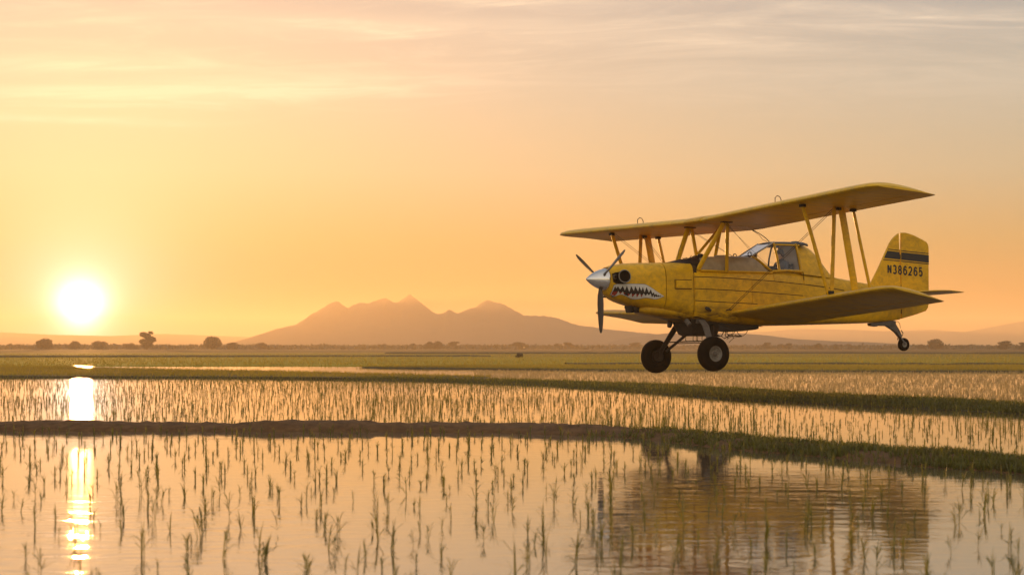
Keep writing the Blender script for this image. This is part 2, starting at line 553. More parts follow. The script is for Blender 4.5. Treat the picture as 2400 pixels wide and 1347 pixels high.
def tree_meshes(kind, seed):
    """unit tree 1 m tall: trunk with limbs, crown; kinds differ in habit"""
    rng = np.random.RandomState(seed)
    rnd = random.Random(seed)
    tr = MB_()
    if kind == 'tall':
        lobes = [((x_ + rnd.uniform(-.03, .03), rnd.uniform(-.14, .14), z_), (r_ * 1.15, r_, r_ * 1.05)) for x_, z_, r_ in
                 ((-.08, .18, .13), (.12, .24, .14), (-.17, .36, .14), (.14, .42, .15), (0, .52, .16), (-.21, .60, .13), (.22, .62, .13), (-.09, .74, .14), (.13, .80, .12), (.01, .90, .09), (-.24, .76, .08), (.27, .76, .07))]
        th = .55
    elif kind == 'round':
        lobes = [((0, 0, .46), (.42, .40, .40)), ((-.26, .05, .28), (.26, .25, .26)), ((.27, -.05, .30), (.27, .26, .28)), ((.05, 0, .74), (.30, .28, .24)), ((-.12, .1, .66), (.26, .26, .22))]
        th = .3
    elif kind == 'wide':
        lobes = [((rnd.uniform(-.55, .55), rnd.uniform(-.25, .25), rnd.uniform(.14, .70)), (rnd.uniform(.18, .30), rnd.uniform(.18, .26), rnd.uniform(.16, .24))) for _ in range(10)] + [((0, 0, .40), (.45, .3, .36)), ((.1, 0, .70), (.28, .22, .24))]
        th = .3
    else:
        lobes = [((rnd.uniform(-.2, .2), rnd.uniform(-.16, .16), z), (rnd.uniform(.14, .24), rnd.uniform(.14, .2), rnd.uniform(.12, .18))) for z in (.16, .26, .36, .46, .56, .68, .80)]
        th = .4
    tr.tube([(0, 0, -.03), (.01, 0, th * .5), (.0, .01, th)], [.035, .028, .02], 7)
    for c, r in lobes[:8]:
        tr.tube([(0, 0, th * .55), (c[0] * .5, c[1] * .5, (th * .6 + c[2]) / 2), (c[0], c[1], c[2])], [.018, .011, .004], 5)
    V, F = leaf_quads([l[0] for l in lobes], [l[1] for l in lobes], 1500 if kind != 'wide' else 1900, .055, rng)
    return tr.mesh('trunk'), np_mesh('crown', V, F)


class MB_:
    """just enough of a tube builder for trunks"""
    def __init__(self):
        self.v, self.f = [], []

    def tube(self, pts, rs, n):
        o = len(self.v)
        pts = [Vector(p) for p in pts]
        for i, p in enumerate(pts):
            t = (pts[min(i + 1, len(pts) - 1)] - pts[max(i - 1, 0)]).normalized()
            u = t.orthogonal().normalized()
            w = t.cross(u)
            for k in range(n):
                a = 2 * math.pi * k / n
                self.v.append(tuple(p + (u * math.cos(a) + w * math.sin(a)) * rs[i]))
        for i in range(len(pts) - 1):
            for k in range(n):
                self.f.append((o + i * n + k, o + i * n + (k + 1) % n, o + (i + 1) * n + (k + 1) % n, o + (i + 1) * n + k))

    def mesh(self, name):
        me = mesh(name, self.v, self.f, True)
        return me


TREE_LIB = {}
for kd, sd in (('tall', 1), ('tall', 2), ('round', 3), ('round', 4), ('wide', 5), ('wide', 6), ('slim', 7), ('slim', 8)):
    t_, c_ = tree_meshes(kd, sd)
    t_.materials.append(M_BARK)
    c_.materials.append(M_LEAF)
    TREE_LIB.setdefault(kd, []).append((t_, c_))


def tree(px, top, kind, var, dist, wide, name, label):
    dist, top = (dist * 1.25, top - 3) if dist > 300 else (dist, top)
    wide = wide * 1.35 if kind == 'slim' else wide
    h = (812 - top) / 4500 * dist + EYE
    x = (px - 1200) / 4500 * dist
    e = bpy.data.objects.new(name, None)
    C.objects.link(e)
    e.location = (x, dist, 0.03)
    e.scale = (h * wide * 1.85, h * wide * 1.85, h)
    e.rotation_euler = (0, 0, px * .37)
    tm, cm = TREE_LIB[kind][var]
    link('trunk', tm, None, e)
    link('crown', cm, None, e)
    tag(e, label, 'tree' if 'shrub' not in name else 'shrub', 'trees scattered along the horizon')
    return e


TREES = [
    (107, 793, 'wide', 0, 720, 1.0, 'field_tree', 'broad low tree nearest the left edge, left of the setting sun'),
    (176, 801, 'round', 0, 760, .95, 'field_tree', 'small round tree directly below the setting sun'),
    (232, 800, 'wide', 1, 740, .85, 'field_tree', 'squat flat-topped tree just right of the setting sun'),
    (345, 778, 'tall', 0, 700, .85, 'tall_field_tree', 'tallest tree, ragged and forked, right of the setting sun'),
    (306, 805, 'wide', 0, 740, .8, 'field_tree', 'low bushy tree at the left foot of the tallest ragged tree'),
    (498, 790, 'round', 1, 700, .95, 'field_tree', 'full bushy tree between the tallest tree and the mountain foot'),
    (545, 804, 'slim', 0, 760, 1.0, 'field_tree', 'small tree just right of the full bushy tree by the mountain foot'),
    (613, 804, 'wide', 1, 760, .7, 'field_tree', 'low rounded tree under the left end of the mountain slope'),
    (764, 809, 'round', 0, 860, .9, 'field_tree', 'faint small tree under the leftmost mountain peak'),
    (899, 807, 'wide', 0, 800, .8, 'field_tree', 'low wide tree under the double crest left of the highest peak'),
    (967, 807, 'round', 1, 820, .9, 'field_tree', 'round tree directly below the highest mountain peak'),
    (1009, 802, 'wide', 1, 760, .75, 'field_tree', 'left half of the dark tree pair right of the highest peak'),
    (1026, 801, 'round', 0, 750, .8, 'field_tree', 'right half of the dark tree pair right of the highest peak'),
    (1064, 802, 'slim', 1, 800, 1.2, 'field_tree', 'paler upright tree below the small notch between the peaks'),
    (1100, 810, 'round', 1, 800, .9, 'field_tree', 'tiny round tree left of the twin shrubs under the right peak'),
    (1121, 809, 'wide', 0, 800, .8, 'field_tree', 'low twin-headed shrubby tree under the right mountain peak'),
    (1216, 803, 'slim', 0, 780, 1.2, 'field_tree', 'upright tree under the right slope of the right peak'),
    (1306, 807, 'round', 0, 820, .9, 'field_tree', 'small pale tree below the far wing tip'),
    (1331, 804, 'slim', 1, 780, 1.1, 'field_tree', 'darker tree just left of and below the propeller'),
    (1492, 804, 'slim', 0, 800, 1.2, 'field_tree', 'tree close to the left of the far main wheel'),
    (1798, 804, 'slim', 1, 780, .9, 'field_tree', 'narrow upright tree right of the near main wheel'),
    (1831, 808, 'slim', 0, 800, .9, 'field_tree', 'thin small tree, second right of the near main wheel'),
    (1848, 806, 'slim', 1, 780, 1.0, 'field_tree', 'stubby upright tree, third right of the near main wheel'),
    (1917, 806, 'wide', 1, 740, .75, 'field_tree', 'dark round-headed tree below the near lower wing'),
    (1961, 808, 'wide', 0, 780, .75, 'field_tree', 'low double tree between the dark round-headed tree and tail wheel'),
    (1988, 808, 'slim', 0, 800, .9, 'field_tree', 'thin pale tree left of the tail wheel'),
    (2159, 809, 'round', 1, 760, .9, 'field_tree', 'small dark bush-like tree just right of the tail wheel'),
    (2193, 796, 'round', 0, 700, 1.0, 'field_tree', 'largest round-crowned tree on the right, past the tail wheel'),
    (2270, 810, 'slim', 1, 780, 1.0, 'field_tree', 'tiny tree right of the largest round-crowned tree'),
    (2358, 800, 'slim', 0, 740, 1.0, 'field_tree', 'upright tree with uneven top near the right edge'),
    (2399, 804, 'slim', 1, 740, 1.1, 'field_tree', 'tree cut by the right edge of the view'),
]
for args in TREES:
    tree(*args)
sh = tree(1216, 831, 'wide', 0, 222, .9, 'field_shrub', 'lone low shrub in the green field left of the propeller')
sh.scale = (.75, .75, .62)


def woodland():
    rng = np.random.RandomState(40)
    n = 34000
    y = rng.uniform(950, 1450, n)
    x = rng.uniform(-.32, .32, n) * y
    hh = np.array([1.6 + 1.2 * noise.noise(Vector((a * .02, b * .01, 3))) + 1.2 * noise.noise(Vector((a * .09, b * .05, 9))) for a, b in zip(x, y)])
    hh = np.clip(hh, .8, None) * np.where(x > 0, .9, 1.05)
    z = rng.uniform(0, 1, n) ** .7 * hh
    P = np.stack([x, y, z], 1)
    u = rng.normal(size=(n, 3))
    u /= np.linalg.norm(u, axis=1)[:, None]
    w = np.cross(u, rng.normal(size=(n, 3)))
    w /= np.linalg.norm(w, axis=1)[:, None]
    s = rng.uniform(.6, 1.3, n)[:, None]
    V = np.stack([P - u * s, P + w * s * .6, P + u * s, P - w * s * .6], 1).reshape(-1, 3)
    V[:, 2] = np.maximum(V[:, 2], 0.0)
    o = link('distant_woodland', np_mesh('distant_woodland', V, np.arange(4 * n).reshape(-1, 4)), M_WOOD)
    tag(o, 'hazy band of far scrub and woodland along the horizon', kind='stuff')


woodland()
# ------------------------------------------------------------------ the crop duster
class MB:
    """collects vertices and faces, builds one mesh object"""
    def __init__(self):
        self.v, self.f = [], []

    def add(self, v, f):
        o = len(self.v)
        self.v += [tuple(p) for p in v]
        self.f += [tuple(i + o for i in q) for q in f]
        return self

    def box(self, lo, hi):
        (a, b, c), (d, e, f) = lo, hi
        v = [(a, b, c), (d, b, c), (d, e, c), (a, e, c), (a, b, f), (d, b, f), (d, e, f), (a, e, f)]
        return self.add(v, [(3, 2, 1, 0), (4, 5, 6, 7), (0, 1, 5, 4), (1, 2, 6, 5), (2, 3, 7, 6), (3, 0, 4, 7)])

    def tube(self, pts, r, n=8, cap=True):
        pts = [Vector(p) for p in pts]
        rs = r if isinstance(r, (list, tuple)) else [r] * len(pts)
        t0 = (pts[1] - pts[0]).normalized()
        u = t0.orthogonal().normalized()
        rings = []
        for i, p in enumerate(pts):
            t = (pts[min(i + 1, len(pts) - 1)] - pts[max(i - 1, 0)]).normalized()
            u = (u - t * u.dot(t)).normalized()
            w = t.cross(u)
            rings.append([p + (u * math.cos(2 * math.pi * k / n) + w * math.sin(2 * math.pi * k / n)) * rs[i] for k in range(n)])
        return self.rings(rings, cap)

    def rings(self, rings, cap=True, close=True):
        n = len(rings[0])
        v = [p for r in rings for p in r]
        f = []
        for i in range(len(rings) - 1):
            for k in range(n if close else n - 1):
                f.append((i * n + k, i * n + (k + 1) % n, (i + 1) * n + (k + 1) % n, (i + 1) * n + k))
        if cap:
            f.append(tuple(reversed(range(n))))
            f.append(tuple(range((len(rings) - 1) * n, len(rings) * n)))
        return self.add(v, f)

    def strut(self, a, b, chord, thick, n=14, axis=(1, 0, 0)):
        """streamlined strut: an ellipse drawn out along the flight direction"""
        a, b = Vector(a), Vector(b)
        t = (b - a).normalized()
        u = Vector(axis)
        u = (u - t * u.dot(t)).normalized()
        w = t.cross(u)
        R = []
        for p, s in ((a, .7), (a.lerp(b, .06), 1), (a.lerp(b, .94), 1), (b, .7)):
            R.append([p + u * math.cos(2 * math.pi * k / n) * chord / 2 * s + w * math.sin(2 * math.pi * k / n) * thick / 2 * s for k in range(n)])
        return self.rings(R)

    def prism(self, poly, y0, y1, bev=0.0):
        """outline in x,z given a thickness along y, edges eased"""
        k = len(poly)
        cx = sum(p[0] for p in poly) / k
        cz = sum(p[1] for p in poly) / k
        def shrink(p, d_):
            v_ = Vector((p[0] - cx, p[1] - cz))
            L = v_.length
            return (cx + v_.x * (1 - d_ / L), cz + v_.y * (1 - d_ / L))
        if bev:
            R = [[(*shrink(p, bev), y0) for p in poly], [(*p, y0 + bev * .8) for p in poly], [(*p, y1 - bev * .8) for p in poly], [(*shrink(p, bev), y1) for p in poly]]
        else:
            R = [[(*p, y0) for p in poly], [(*p, y1) for p in poly]]
        return self.rings([[(x, y, z) for (x, z, y) in r] for r in R])

    def lathe(self, prof, origin, axis='x', n=32, cap=False):
        """prof: (along, radius)"""
        R = []
        for (s, r) in prof:
            ring = []
            for k in range(n):
                c_, s_ = math.cos(2 * math.pi * k / n) * r, math.sin(2 * math.pi * k / n) * r
                if axis == 'x':
                    ring.append((origin[0] + s, origin[1] + c_, origin[2] + s_))
                elif axis == 'y':
                    ring.append((origin[0] + c_, origin[1] + s, origin[2] + s_))
                else:
                    ring.append((origin[0] + c_, origin[1] + s_, origin[2] + s))
            R.append(ring)
        return self.rings(R, cap)

    def mesh(self, name, sharp=35):
        me = bpy.data.meshes.new(name)
        me.from_pydata(self.v, [], self.f)
        me.update()
        bm = bmesh.new()
        bm.from_mesh(me)
        bmesh.ops.recalc_face_normals(bm, faces=bm.faces)
        bm.to_mesh(me)
        bm.free()
        if sharp:
            me.polygons.foreach_set('use_smooth', [True] * len(me.polygons))
            me.set_sharp_from_angle(angle=math.radians(sharp))
        return me

    def build(self, name, mat, parent, sharp=35):
        return link(name, self.mesh(name, sharp), mat, parent)

    def bvh(self):
        return BVHTree.FromPolygons([Vector(p) for p in self.v], self.f)


def yellow_paint():
    m_, g, b = new_mat('yellow_paint')
    oc = g.n('ShaderNodeTexCoord').outputs['Object']
    n1 = g.noise(oc, 1.3, 5, .6)
    n2 = g.noise(g.scalev(oc, (1.6, 2.4, 2.2)), 3.4, 6, .72, .5)
    n3 = g.noise(oc, 38, 3, .6)
    base = g.mix(n1, (.74, .40, .003, 1), (.88, .50, .006, 1))
    grime = g.ramp(g.m('ADD', g.m('MULTIPLY', n2, .75), g.m('MULTIPLY', n1, .35)), [(.46, 0.0), (.72, .55)])
    col = g.mix(grime, base, (.20, .115, .022, 1))
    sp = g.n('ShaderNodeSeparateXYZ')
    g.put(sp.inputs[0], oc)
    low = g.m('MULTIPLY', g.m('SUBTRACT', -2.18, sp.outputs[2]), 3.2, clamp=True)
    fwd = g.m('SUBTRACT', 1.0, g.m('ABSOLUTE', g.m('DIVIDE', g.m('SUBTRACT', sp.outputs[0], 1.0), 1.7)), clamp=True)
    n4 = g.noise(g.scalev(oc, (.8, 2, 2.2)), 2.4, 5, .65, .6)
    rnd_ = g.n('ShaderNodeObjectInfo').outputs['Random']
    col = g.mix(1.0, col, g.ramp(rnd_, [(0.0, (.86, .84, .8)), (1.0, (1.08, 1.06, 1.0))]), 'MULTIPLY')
    belly_shade = g.m('MULTIPLY', g.m('MULTIPLY', low, fwd), g.ramp(n4, [(.38, 0.0), (.62, 1.6)]), clamp=True)  # shade under cowl and belly put into the paint colour, streaked by noise
    col = g.mix(belly_shade, col, (.085, .048, .016, 1))
    chips = g.ramp(n3, [(.70, 0.0), (.74, .6)])
    col = g.mix(chips, col, (.16, .10, .035, 1))
    g.put(b.inputs['Base Color'], col)
    g.put(b.inputs['Roughness'], g.ramp(n2, [(.3, .30), (.7, .50)]))
    b.inputs['Specular IOR Level'].default_value = .28
    bp = g.n('ShaderNodeBump')
    bp.inputs['Strength'].default_value = .14
    bp.inputs['Distance'].default_value = .02
    g.put(bp.inputs['Height'], g.noise(oc, 4, 4, .6))
    g.put(b.inputs['Normal'], bp.outputs[0])
    return m_


def wing_fabric():
    """doped yellow fabric with ribs showing through, oily dust drawn back along the chord"""
    m_, g, b = new_mat('wing_fabric')
    oc = g.n('ShaderNodeTexCoord').outputs['Object']
    sep = g.n('ShaderNodeSeparateXYZ')
    g.put(sep.inputs[0], oc)
    n1 = g.noise(oc, 1.1, 5, .6)
    n2 = g.noise(g.scalev(oc, (.9, 2.4, 2)), 2.0, 5, .65, .4)
    base = g.mix(n1, (.74, .425, .010, 1), (.84, .50, .018, 1))
    grime = g.ramp(n2, [(.45, 0.0), (.74, .50)])
    g.put(b.inputs['Base Color'], g.mix(grime, base, (.32, .21, .08, 1)))
    b.inputs['Roughness'].default_value = .42
    b.inputs['Specular IOR Level'].default_value = .4
    rib = g.m('ABSOLUTE', g.m('SUBTRACT', g.m('FRACT', g.m('DIVIDE', sep.outputs[1], .31)), .5))
    ribh = g.ramp(rib, [(.40, 0.0), (.5, 1.0)], 'EASE')
    bp = g.n('ShaderNodeBump')
    bp.inputs['Strength'].default_value = .5
    bp.inputs['Distance'].default_value = .012
    g.put(bp.inputs['Height'], ribh)
    g.put(b.inputs['Normal'], bp.outputs[0])
    return m_


def glass_mat():
    m_, g, b = new_mat('canopy_glass')
    nt = m_.node_tree
    nt.nodes.remove(b)
    tr, gl = g.n('ShaderNodeBsdfTransparent'), g.n('ShaderNodeBsdfGlossy')
    tr.inputs[0].default_value = (.95, .95, .93, 1)
    gl.inputs['Roughness'].default_value = .06
    fr = g.n('ShaderNodeFresnel')
    fr.inputs[0].default_value = 1.3
    oc = g.n('ShaderNodeTexCoord').outputs['Object']
    smear = g.ramp(g.noise(oc, 7, 4, .6), [(.4, .0), (.8, .06)])
    mx = g.n('ShaderNodeMixShader')
    g.put(mx.inputs[0], g.m('ADD', fr.outputs[0], smear))
    g.put(mx.inputs[1], tr.outputs[0])
    g.put(mx.inputs[2], gl.outputs[0])
    g.put(nt.nodes['Material Output'].inputs[0], mx.outputs[0])
    return m_


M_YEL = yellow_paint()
M_FAB = wing_fabric()
M_GLASS = glass_mat()
M_SEAM = plain('seam_primer', (.05, .03, .012), .7, 0, .2, .2)
M_BLACK = plain('black_paint', (.014, .011, .010), .42, 0, .4, .2, 6)
M_WHITE = plain('white_paint', (.62, .58, .52), .45, 0, .4, .14, 9)
M_RED = plain('red_paint', (.34, .035, .022), .45, 0, .4, .2, 8)
M_CHROME = plain('polished_metal', (.66, .64, .62), .09, 1.0, .5, .10, 5)
M_GREY = plain('grey_gear_paint', (.12, .105, .09), .55, 0, .3, .3, 9)
M_STEEL = plain('dark_steel', (.028, .023, .019), .6, .2, .3, .3, 12)
M_RUBBER = plain('tyre_rubber', (.0055, .005, .0045), .7, 0, .06, .3, 8, .4, 60)
M_RIM = plain('wheel_rim', (.20, .18, .15), .45, .3, .5, .3, 12)
M_TANK = plain('hopper_fibreglass', (.36, .265, .15), .38, 0, .4, .28, 4)
M_TUBE = plain('canopy_tube', (.42, .38, .33), .4, 0, .4, .1)
M_ROOF = plain('canopy_roof', (.035, .034, .036), .35, 0, .5, .2, 6)
M_PROP = plain('propeller_blade', (.055, .045, .038), .4, .2, .5, .2, 4)
M_SOOT = plain('exhaust_soot', (.006, .005, .005), .9, 0, .1, .3, 8)
M_SEAT = plain('seat_cloth', (.045, .035, .028), .8, 0, .2, .2)

plane = bpy.data.objects.new('crop_duster_biplane', None)
C.objects.link(plane)
R3 = Matrix(((-0.8709, 0.4913, -0.0135), (-0.4915, -0.8705, 0.0261), (0.0011, 0.0294, 0.9996)))
plane.matrix_world = Matrix.Translation((5.105, 46.107, 3.190 + EYE)) @ R3.to_4x4()
tag(plane, 'yellow crop-dusting biplane with shark teeth nose flying low over the paddies', 'biplane')


def itp(x, xs, ys):
    return float(np.interp(-x, [-a for a in xs], ys))


def sup(th, p):
    c_, s_ = math.cos(th), math.sin(th)
    return math.copysign(abs(c_) ** (2 / p), c_), math.copysign(abs(s_) ** (2 / p), s_)


def hull(X, ZT, ZB, HW, P, xs, n=56, grow=0.0):
    R = []
    for x in xs:
        zt, zb, hw, p = itp(x, X, ZT), itp(x, X, ZB), itp(x, X, HW), itp(x, X, P)
        zc, hh = (zt + zb) / 2, (zt - zb) / 2
        ring = []
        for k in range(n):
            a, b = sup(2 * math.pi * (k + .5) / n, p)
            ring.append((x, a * (hw + grow), zc + b * (hh + grow)))
        R.append(ring)
    return R


# --- forward body
CX_ = [3.42, 3.36, 3.26, 3.10, 2.88, 2.68, 2.40, 2.06, 1.31]
CZT = [-1.385, -1.35, -1.315, -1.285, -1.262, -1.25, -1.242, -1.237, -1.225]
CZB = [-1.98, -2.03, -2.11, -2.17, -2.23, -2.27, -2.32, -2.37, -2.55]
CHW = [.29, .32, .37, .42, .455, .47, .485, .505, .545]
CP = [2.2, 2.3, 2.4, 2.5, 2.6, 2.8, 3.1, 3.6, 5.0]
xs = list(np.linspace(3.42, 2.066, 22))
cowl = MB()
rings = hull(CX_, CZT, CZB, CHW, CP, xs)
nose = [(3.43, p[1] * .9, -1.68 + (p[2] + 1.68) * .9) for p in rings[0]]
cowl.rings([nose] + rings, True)
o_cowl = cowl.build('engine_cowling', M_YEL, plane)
mid = MB()
mid.rings(hull(CX_, CZT, CZB, CHW, CP, list(np.linspace(2.048, 1.318, 12)), grow=.004), True)
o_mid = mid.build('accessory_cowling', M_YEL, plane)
core = MB()
core.rings(hull(CX_, CZT, CZB, CHW, CP, [2.2, 2.0, 1.6, 1.2], grow=-.02), True)
core.build('firewall_frame', M_SEAM, plane)

# --- main fuselage: a dark inner frame with skin panels standing proud of it
FX = [1.295, .44, -.43, -1.3, -2.23, -3.1, -4.31, -5.07, -5.38]
FZT = [-1.36, -1.38, -1.38, -1.39, -1.42, -1.48, -1.62, -1.69, -1.72]
FZB = [-2.57, -2.65, -2.69, -2.68, -2.66, -2.635, -2.60, -2.54, -2.50]
FHW = [.545, .56, .565, .56, .50, .40, .24, .12, .05]
FP = [5, 6, 6, 6, 5.5, 5, 4, 3, 2.5]
fus = MB()
fus.rings(hull(FX, FZT, FZB, FHW, FP, list(np.linspace(1.295, -5.38, 48)), 64), True)
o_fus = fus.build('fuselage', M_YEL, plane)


def side_y(x, z):
    zt, zb, hw, p = itp(x, FX, FZT), itp(x, FX, FZB), itp(x, FX, FHW), itp(x, FX, FP)
    zc, hh = (zt + zb) / 2, (zt - zb) / 2
    q = min(1.0, abs((z - zc) / hh))
    return hw * (1 - q ** p) ** (1 / p)


def lineat(pts):
    px_ = [p[0] for p in pts]
    pz_ = [p[1] for p in pts]
    return lambda x: itp(x, px_, pz_)


L1 = lineat([(1.3, -1.57), (.51, -1.58), (-.87, -1.63), (-2.15, -1.71), (-2.74, -1.75), (-3.14, -1.80), (-5.3, -1.98)])
L2 = lineat([(1.3, -1.85), (.39, -1.87), (-.73, -1.92), (-1.89, -1.97), (-5.3, -2.2)])
L3 = lineat([(1.3, -2.13), (.51, -2.16), (-.47, -2.19), (-5.3, -2.42)])
L4 = lineat([(1.3, -2.27), (.4, -2.30), (-.5, -2.33), (-5.3, -2.5)])
LT = lambda x: itp(x, FX, FZT) - .055
LB = lambda x: itp(x, FX, FZB) + .07


def skin_panel(x0, x1, za, zb, side, gap=.009, out=.010, nx=8, nz=4):
    """one skin panel lying on the fuselage side with a small step at its edges"""
    V, F = [], []
    for i in range(nx + 1):
        x = x0 - gap + (x1 - x0 + 2 * gap) * i / nx if x0 > x1 else x0
        a, b = za(x) - gap, zb(x) + gap
        for j in range(nz + 1):
            z = a + (b - a) * j / nz
            V.append((x, side * (side_y(x, z) + out), z))
    k = nz + 1
    for i in range(nx):
        for j in range(nz):
            F.append((i * k + j, (i + 1) * k + j, (i + 1) * k + j + 1, i * k + j + 1))
    edge = [i * k for i in range(nx + 1)] + [nx * k + j for j in range(1, k)] + [i * k + nz for i in range(nx - 1, -1, -1)] + [j for j in range(nz - 1, 0, -1)]
    o = len(V)
    for e in edge:
        x, y, z = V[e]
        V.append((x, y - side * .016, z))
    for i in range(len(edge)):
        j = (i + 1) % len(edge)
        F.append((edge[i], edge[j], o + j, o + i))
    return MB().add(V, F)


for side in (1, -1):
    for (x0, x1, a, b) in ((1.285, -1.02, LT, L1), (-1.02, -1.95, LT, L1), (-1.95, -3.14, LT, L1), (1.285, -.35, L1, L2), (-.35, -2.1, L1, L2), (1.285, -.35, L2, L3), (-.35, -1.9, L2, L3),
                           (1.285, -.47, L3, L4), (1.285, -.47, L4, LB)):
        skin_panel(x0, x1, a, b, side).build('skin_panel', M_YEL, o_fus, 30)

    def seam(fn, x0, x1, w=.010):
        s_ = MB()
        n_s = 14
        R = []
        for i in range(n_s + 1):
            x = x0 + (x1 - x0) * i / n_s
            z = fn(x)
            y = side * (side_y(x, z) + .013)
            R.append([(x, y - side * .02, z + w), (x, y, z + w * .6), (x, y, z - w * .6), (x, y - side * .02, z - w)])
        return s_.rings(R)
    for fn, x0, x1 in ((L1, 1.28, -3.3), (L2, 1.28, -1.9), (L3, 1.28, -.5)):
        seam(fn, x0, x1).build('stringer_line', M_SEAM, o_fus)

# --- lower fairing and oil_cooler_duct below the cowl
fair = MB()
R = []
for x, zt, zb, hw in ((2.58, -2.30, -2.385, .17), (2.5, -2.24, -2.43, .25), (2.3, -2.2, -2.475, .32), (2.03, -2.2, -2.495, .36), (1.75, -2.2, -2.55, .42), (1.4, -2.2, -2.60, .46), (1.1, -2.2, -2.62, .46)):
    R.append([(x, sup(2 * math.pi * (k + .5) / 32, 2.8)[0] * hw, (zt + zb) / 2 + sup(2 * math.pi * (k + .5) / 32, 2.8)[1] * (zt - zb) / 2) for k in range(32)])
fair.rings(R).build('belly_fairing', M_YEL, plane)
duct = MB()
R = []
for x, s in ((2.80, .9), (2.79, 1.0), (2.55, 1.0), (2.5, .8)):
    R.append([(x - (.03 if b_ < 0 else 0), a_ * .14 * s, -2.315 + b_ * .088 * s) for a_, b_ in (sup(2 * math.pi * (k + .5) / 24, 4) for k in range(24))])
o_d = duct.rings(R).build('oil_cooler_duct', M_BLACK, plane)
lip = MB()
R = []
for x, s in ((2.795, 1.02), (2.80, 1.1), (2.76, 1.12), (2.75, 1.0)):
    R.append([(x - (.03 if b_ < 0 else 0), a_ * .14 * s, -2.315 + b_ * .088 * s) for a_, b_ in (sup(2 * math.pi * (k + .5) / 24, 4) for k in range(24))])
lip.rings(R, False).build('duct_lip', M_SOOT, o_d)

# --- small things on the cowl
hatch = MB()
hx = [1.81, 1.395]
R = []
for x in hx:
    y = itp(x, CX_, CHW) + .002
    R.append([(x, y - .02, -1.66), (x, y + .05, -1.664), (x, y + .05, -1.846), (x, y - .02, -1.85)])
o_h = hatch.rings(R).build('access_door', M_YEL, o_mid, 20)
fr_ = MB()
for (xa, za, xb, zb) in ((1.825, -1.65, 1.38, -1.65), (1.825, -1.86, 1.38, -1.86), (1.825, -1.65, 1.825, -1.86), (1.38, -1.65, 1.38, -1.86)):
    fr_ = MB()
    fr_.tube([(xa, itp(xa, CX_, CHW) + .006, za), (xb, itp(xb, CX_, CHW) + .006, zb)], .008, 6)
    fr_.build('door_gap', M_SEAM, o_mid)
for side in (1, -1):
    ex = MB()
    path = [(3.14, side * .24, -1.66), (3.18, side * .36, -1.635), (3.22, side * .46, -1.61), (3.235, side * .56, -1.60)]
    ex.tube(path, [.13, .14, .148, .15], 24, False)
    ex.tube(list(reversed(path)), [.138, .13, .12, .11], 24, False)
    o_ex = ex.build('exhaust_stack', M_SOOT, plane)
    a_ = Vector(path[-1])
    d_ = (a_ - Vector(path[-2])).normalized()
    u_ = d_.cross(Vector((0, 0, 1))).normalized()
    w_ = d_.cross(u_)
    rim = MB()
    R = []
    for k in range(28):
        t_ = 2 * math.pi * k / 28
        c_ = a_ + (u_ * math.cos(t_) + w_ * math.sin(t_)) * .145
        rad = (u_ * math.cos(t_) + w_ * math.sin(t_))
        R.append([c_ + (rad * math.cos(q) + d_ * math.sin(q)) * .013 for q in [2 * math.pi * j / 6 for j in range(6)]])
    R.append(R[0])
    rim.rings(R, False).build('stack_rim', M_RIM, o_ex)
    inn = MB()
    inn.tube([a_ - d_ * .05, a_ - d_ * .045], .14, 20)
    inn.build('soot_throat', M_SOOT, o_ex)
    sc_ = MB()
    sc_.lathe([(-.05, .05), (.0, .058), (.03, .055), (.035, .046), (.0, .04)], (3.35, side * .335, -1.60), 'y' if side > 0 else 'y', 18)
    o_in = sc_.build('air_inlet', M_GREY, plane)
    dk = MB()
    dk.tube([(3.35, side * (.335 - .01), -1.60), (3.35, side * (.335 + .012), -1.60)], .04, 16)
    dk.build('inlet_mouth', M_BLACK, o_in)
    vent = MB()
    vent.tube([(.98, side * .54, -2.30), (.94, side * .60, -2.33), (.88, side * .61, -2.37)], [.035, .045, .03], 10)
    vent.build('drain_vent', M_BLACK, plane)

# --- decals: outlines laid on the surface
def decal(pts, bvhs, side, off, name, mat, parent, cell=.03):
    bm = bmesh.new()
    vs = [bm.verts.new((x, 0, z)) for x, z in pts]
    f = bm.faces.new(vs)
    bmesh.ops.triangulate(bm, faces=[f], ngon_method='EAR_CLIP')
    for _ in range(6):
        long_ = [e for e in bm.edges if e.calc_length() > cell * 1.6]
        if not long_:
            break
        bmesh.ops.subdivide_edges(bm, edges=long_, cuts=1)
        bmesh.ops.triangulate(bm, faces=bm.faces[:])
    for v in bm.verts:
        best = None
        for t_ in bvhs:
            h = t_.ray_cast(Vector((v.co.x, side * 3, v.co.z)), Vector((0, -side, 0)))
            if h[0] is not None and (best is None or h[0].y * side > best[0].y * side):
                best = h
        if best is not None:
            nrm = best[1] if best[1].y * side > 0 else -best[1]
            v.co = best[0] + nrm * off
        else:
            v.co.y = side * .3
    bmesh.ops.recalc_face_normals(bm, faces=bm.faces)
    me = bpy.data.meshes.new(name)
    bm.to_mesh(me)
    bm.free()
    me.polygons.foreach_set('use_smooth', [True] * len(me.polygons))
    return link(name, me, mat, parent)


def mq(pts):
    """mouth outline measured on the cowl side: grid units -> metres in x,z"""
    return [(3.40 - (u - 565) * (1.275 / 980), -1.768 - (w - 552) * (.270 / 245) * 1.0) for u, w in pts]


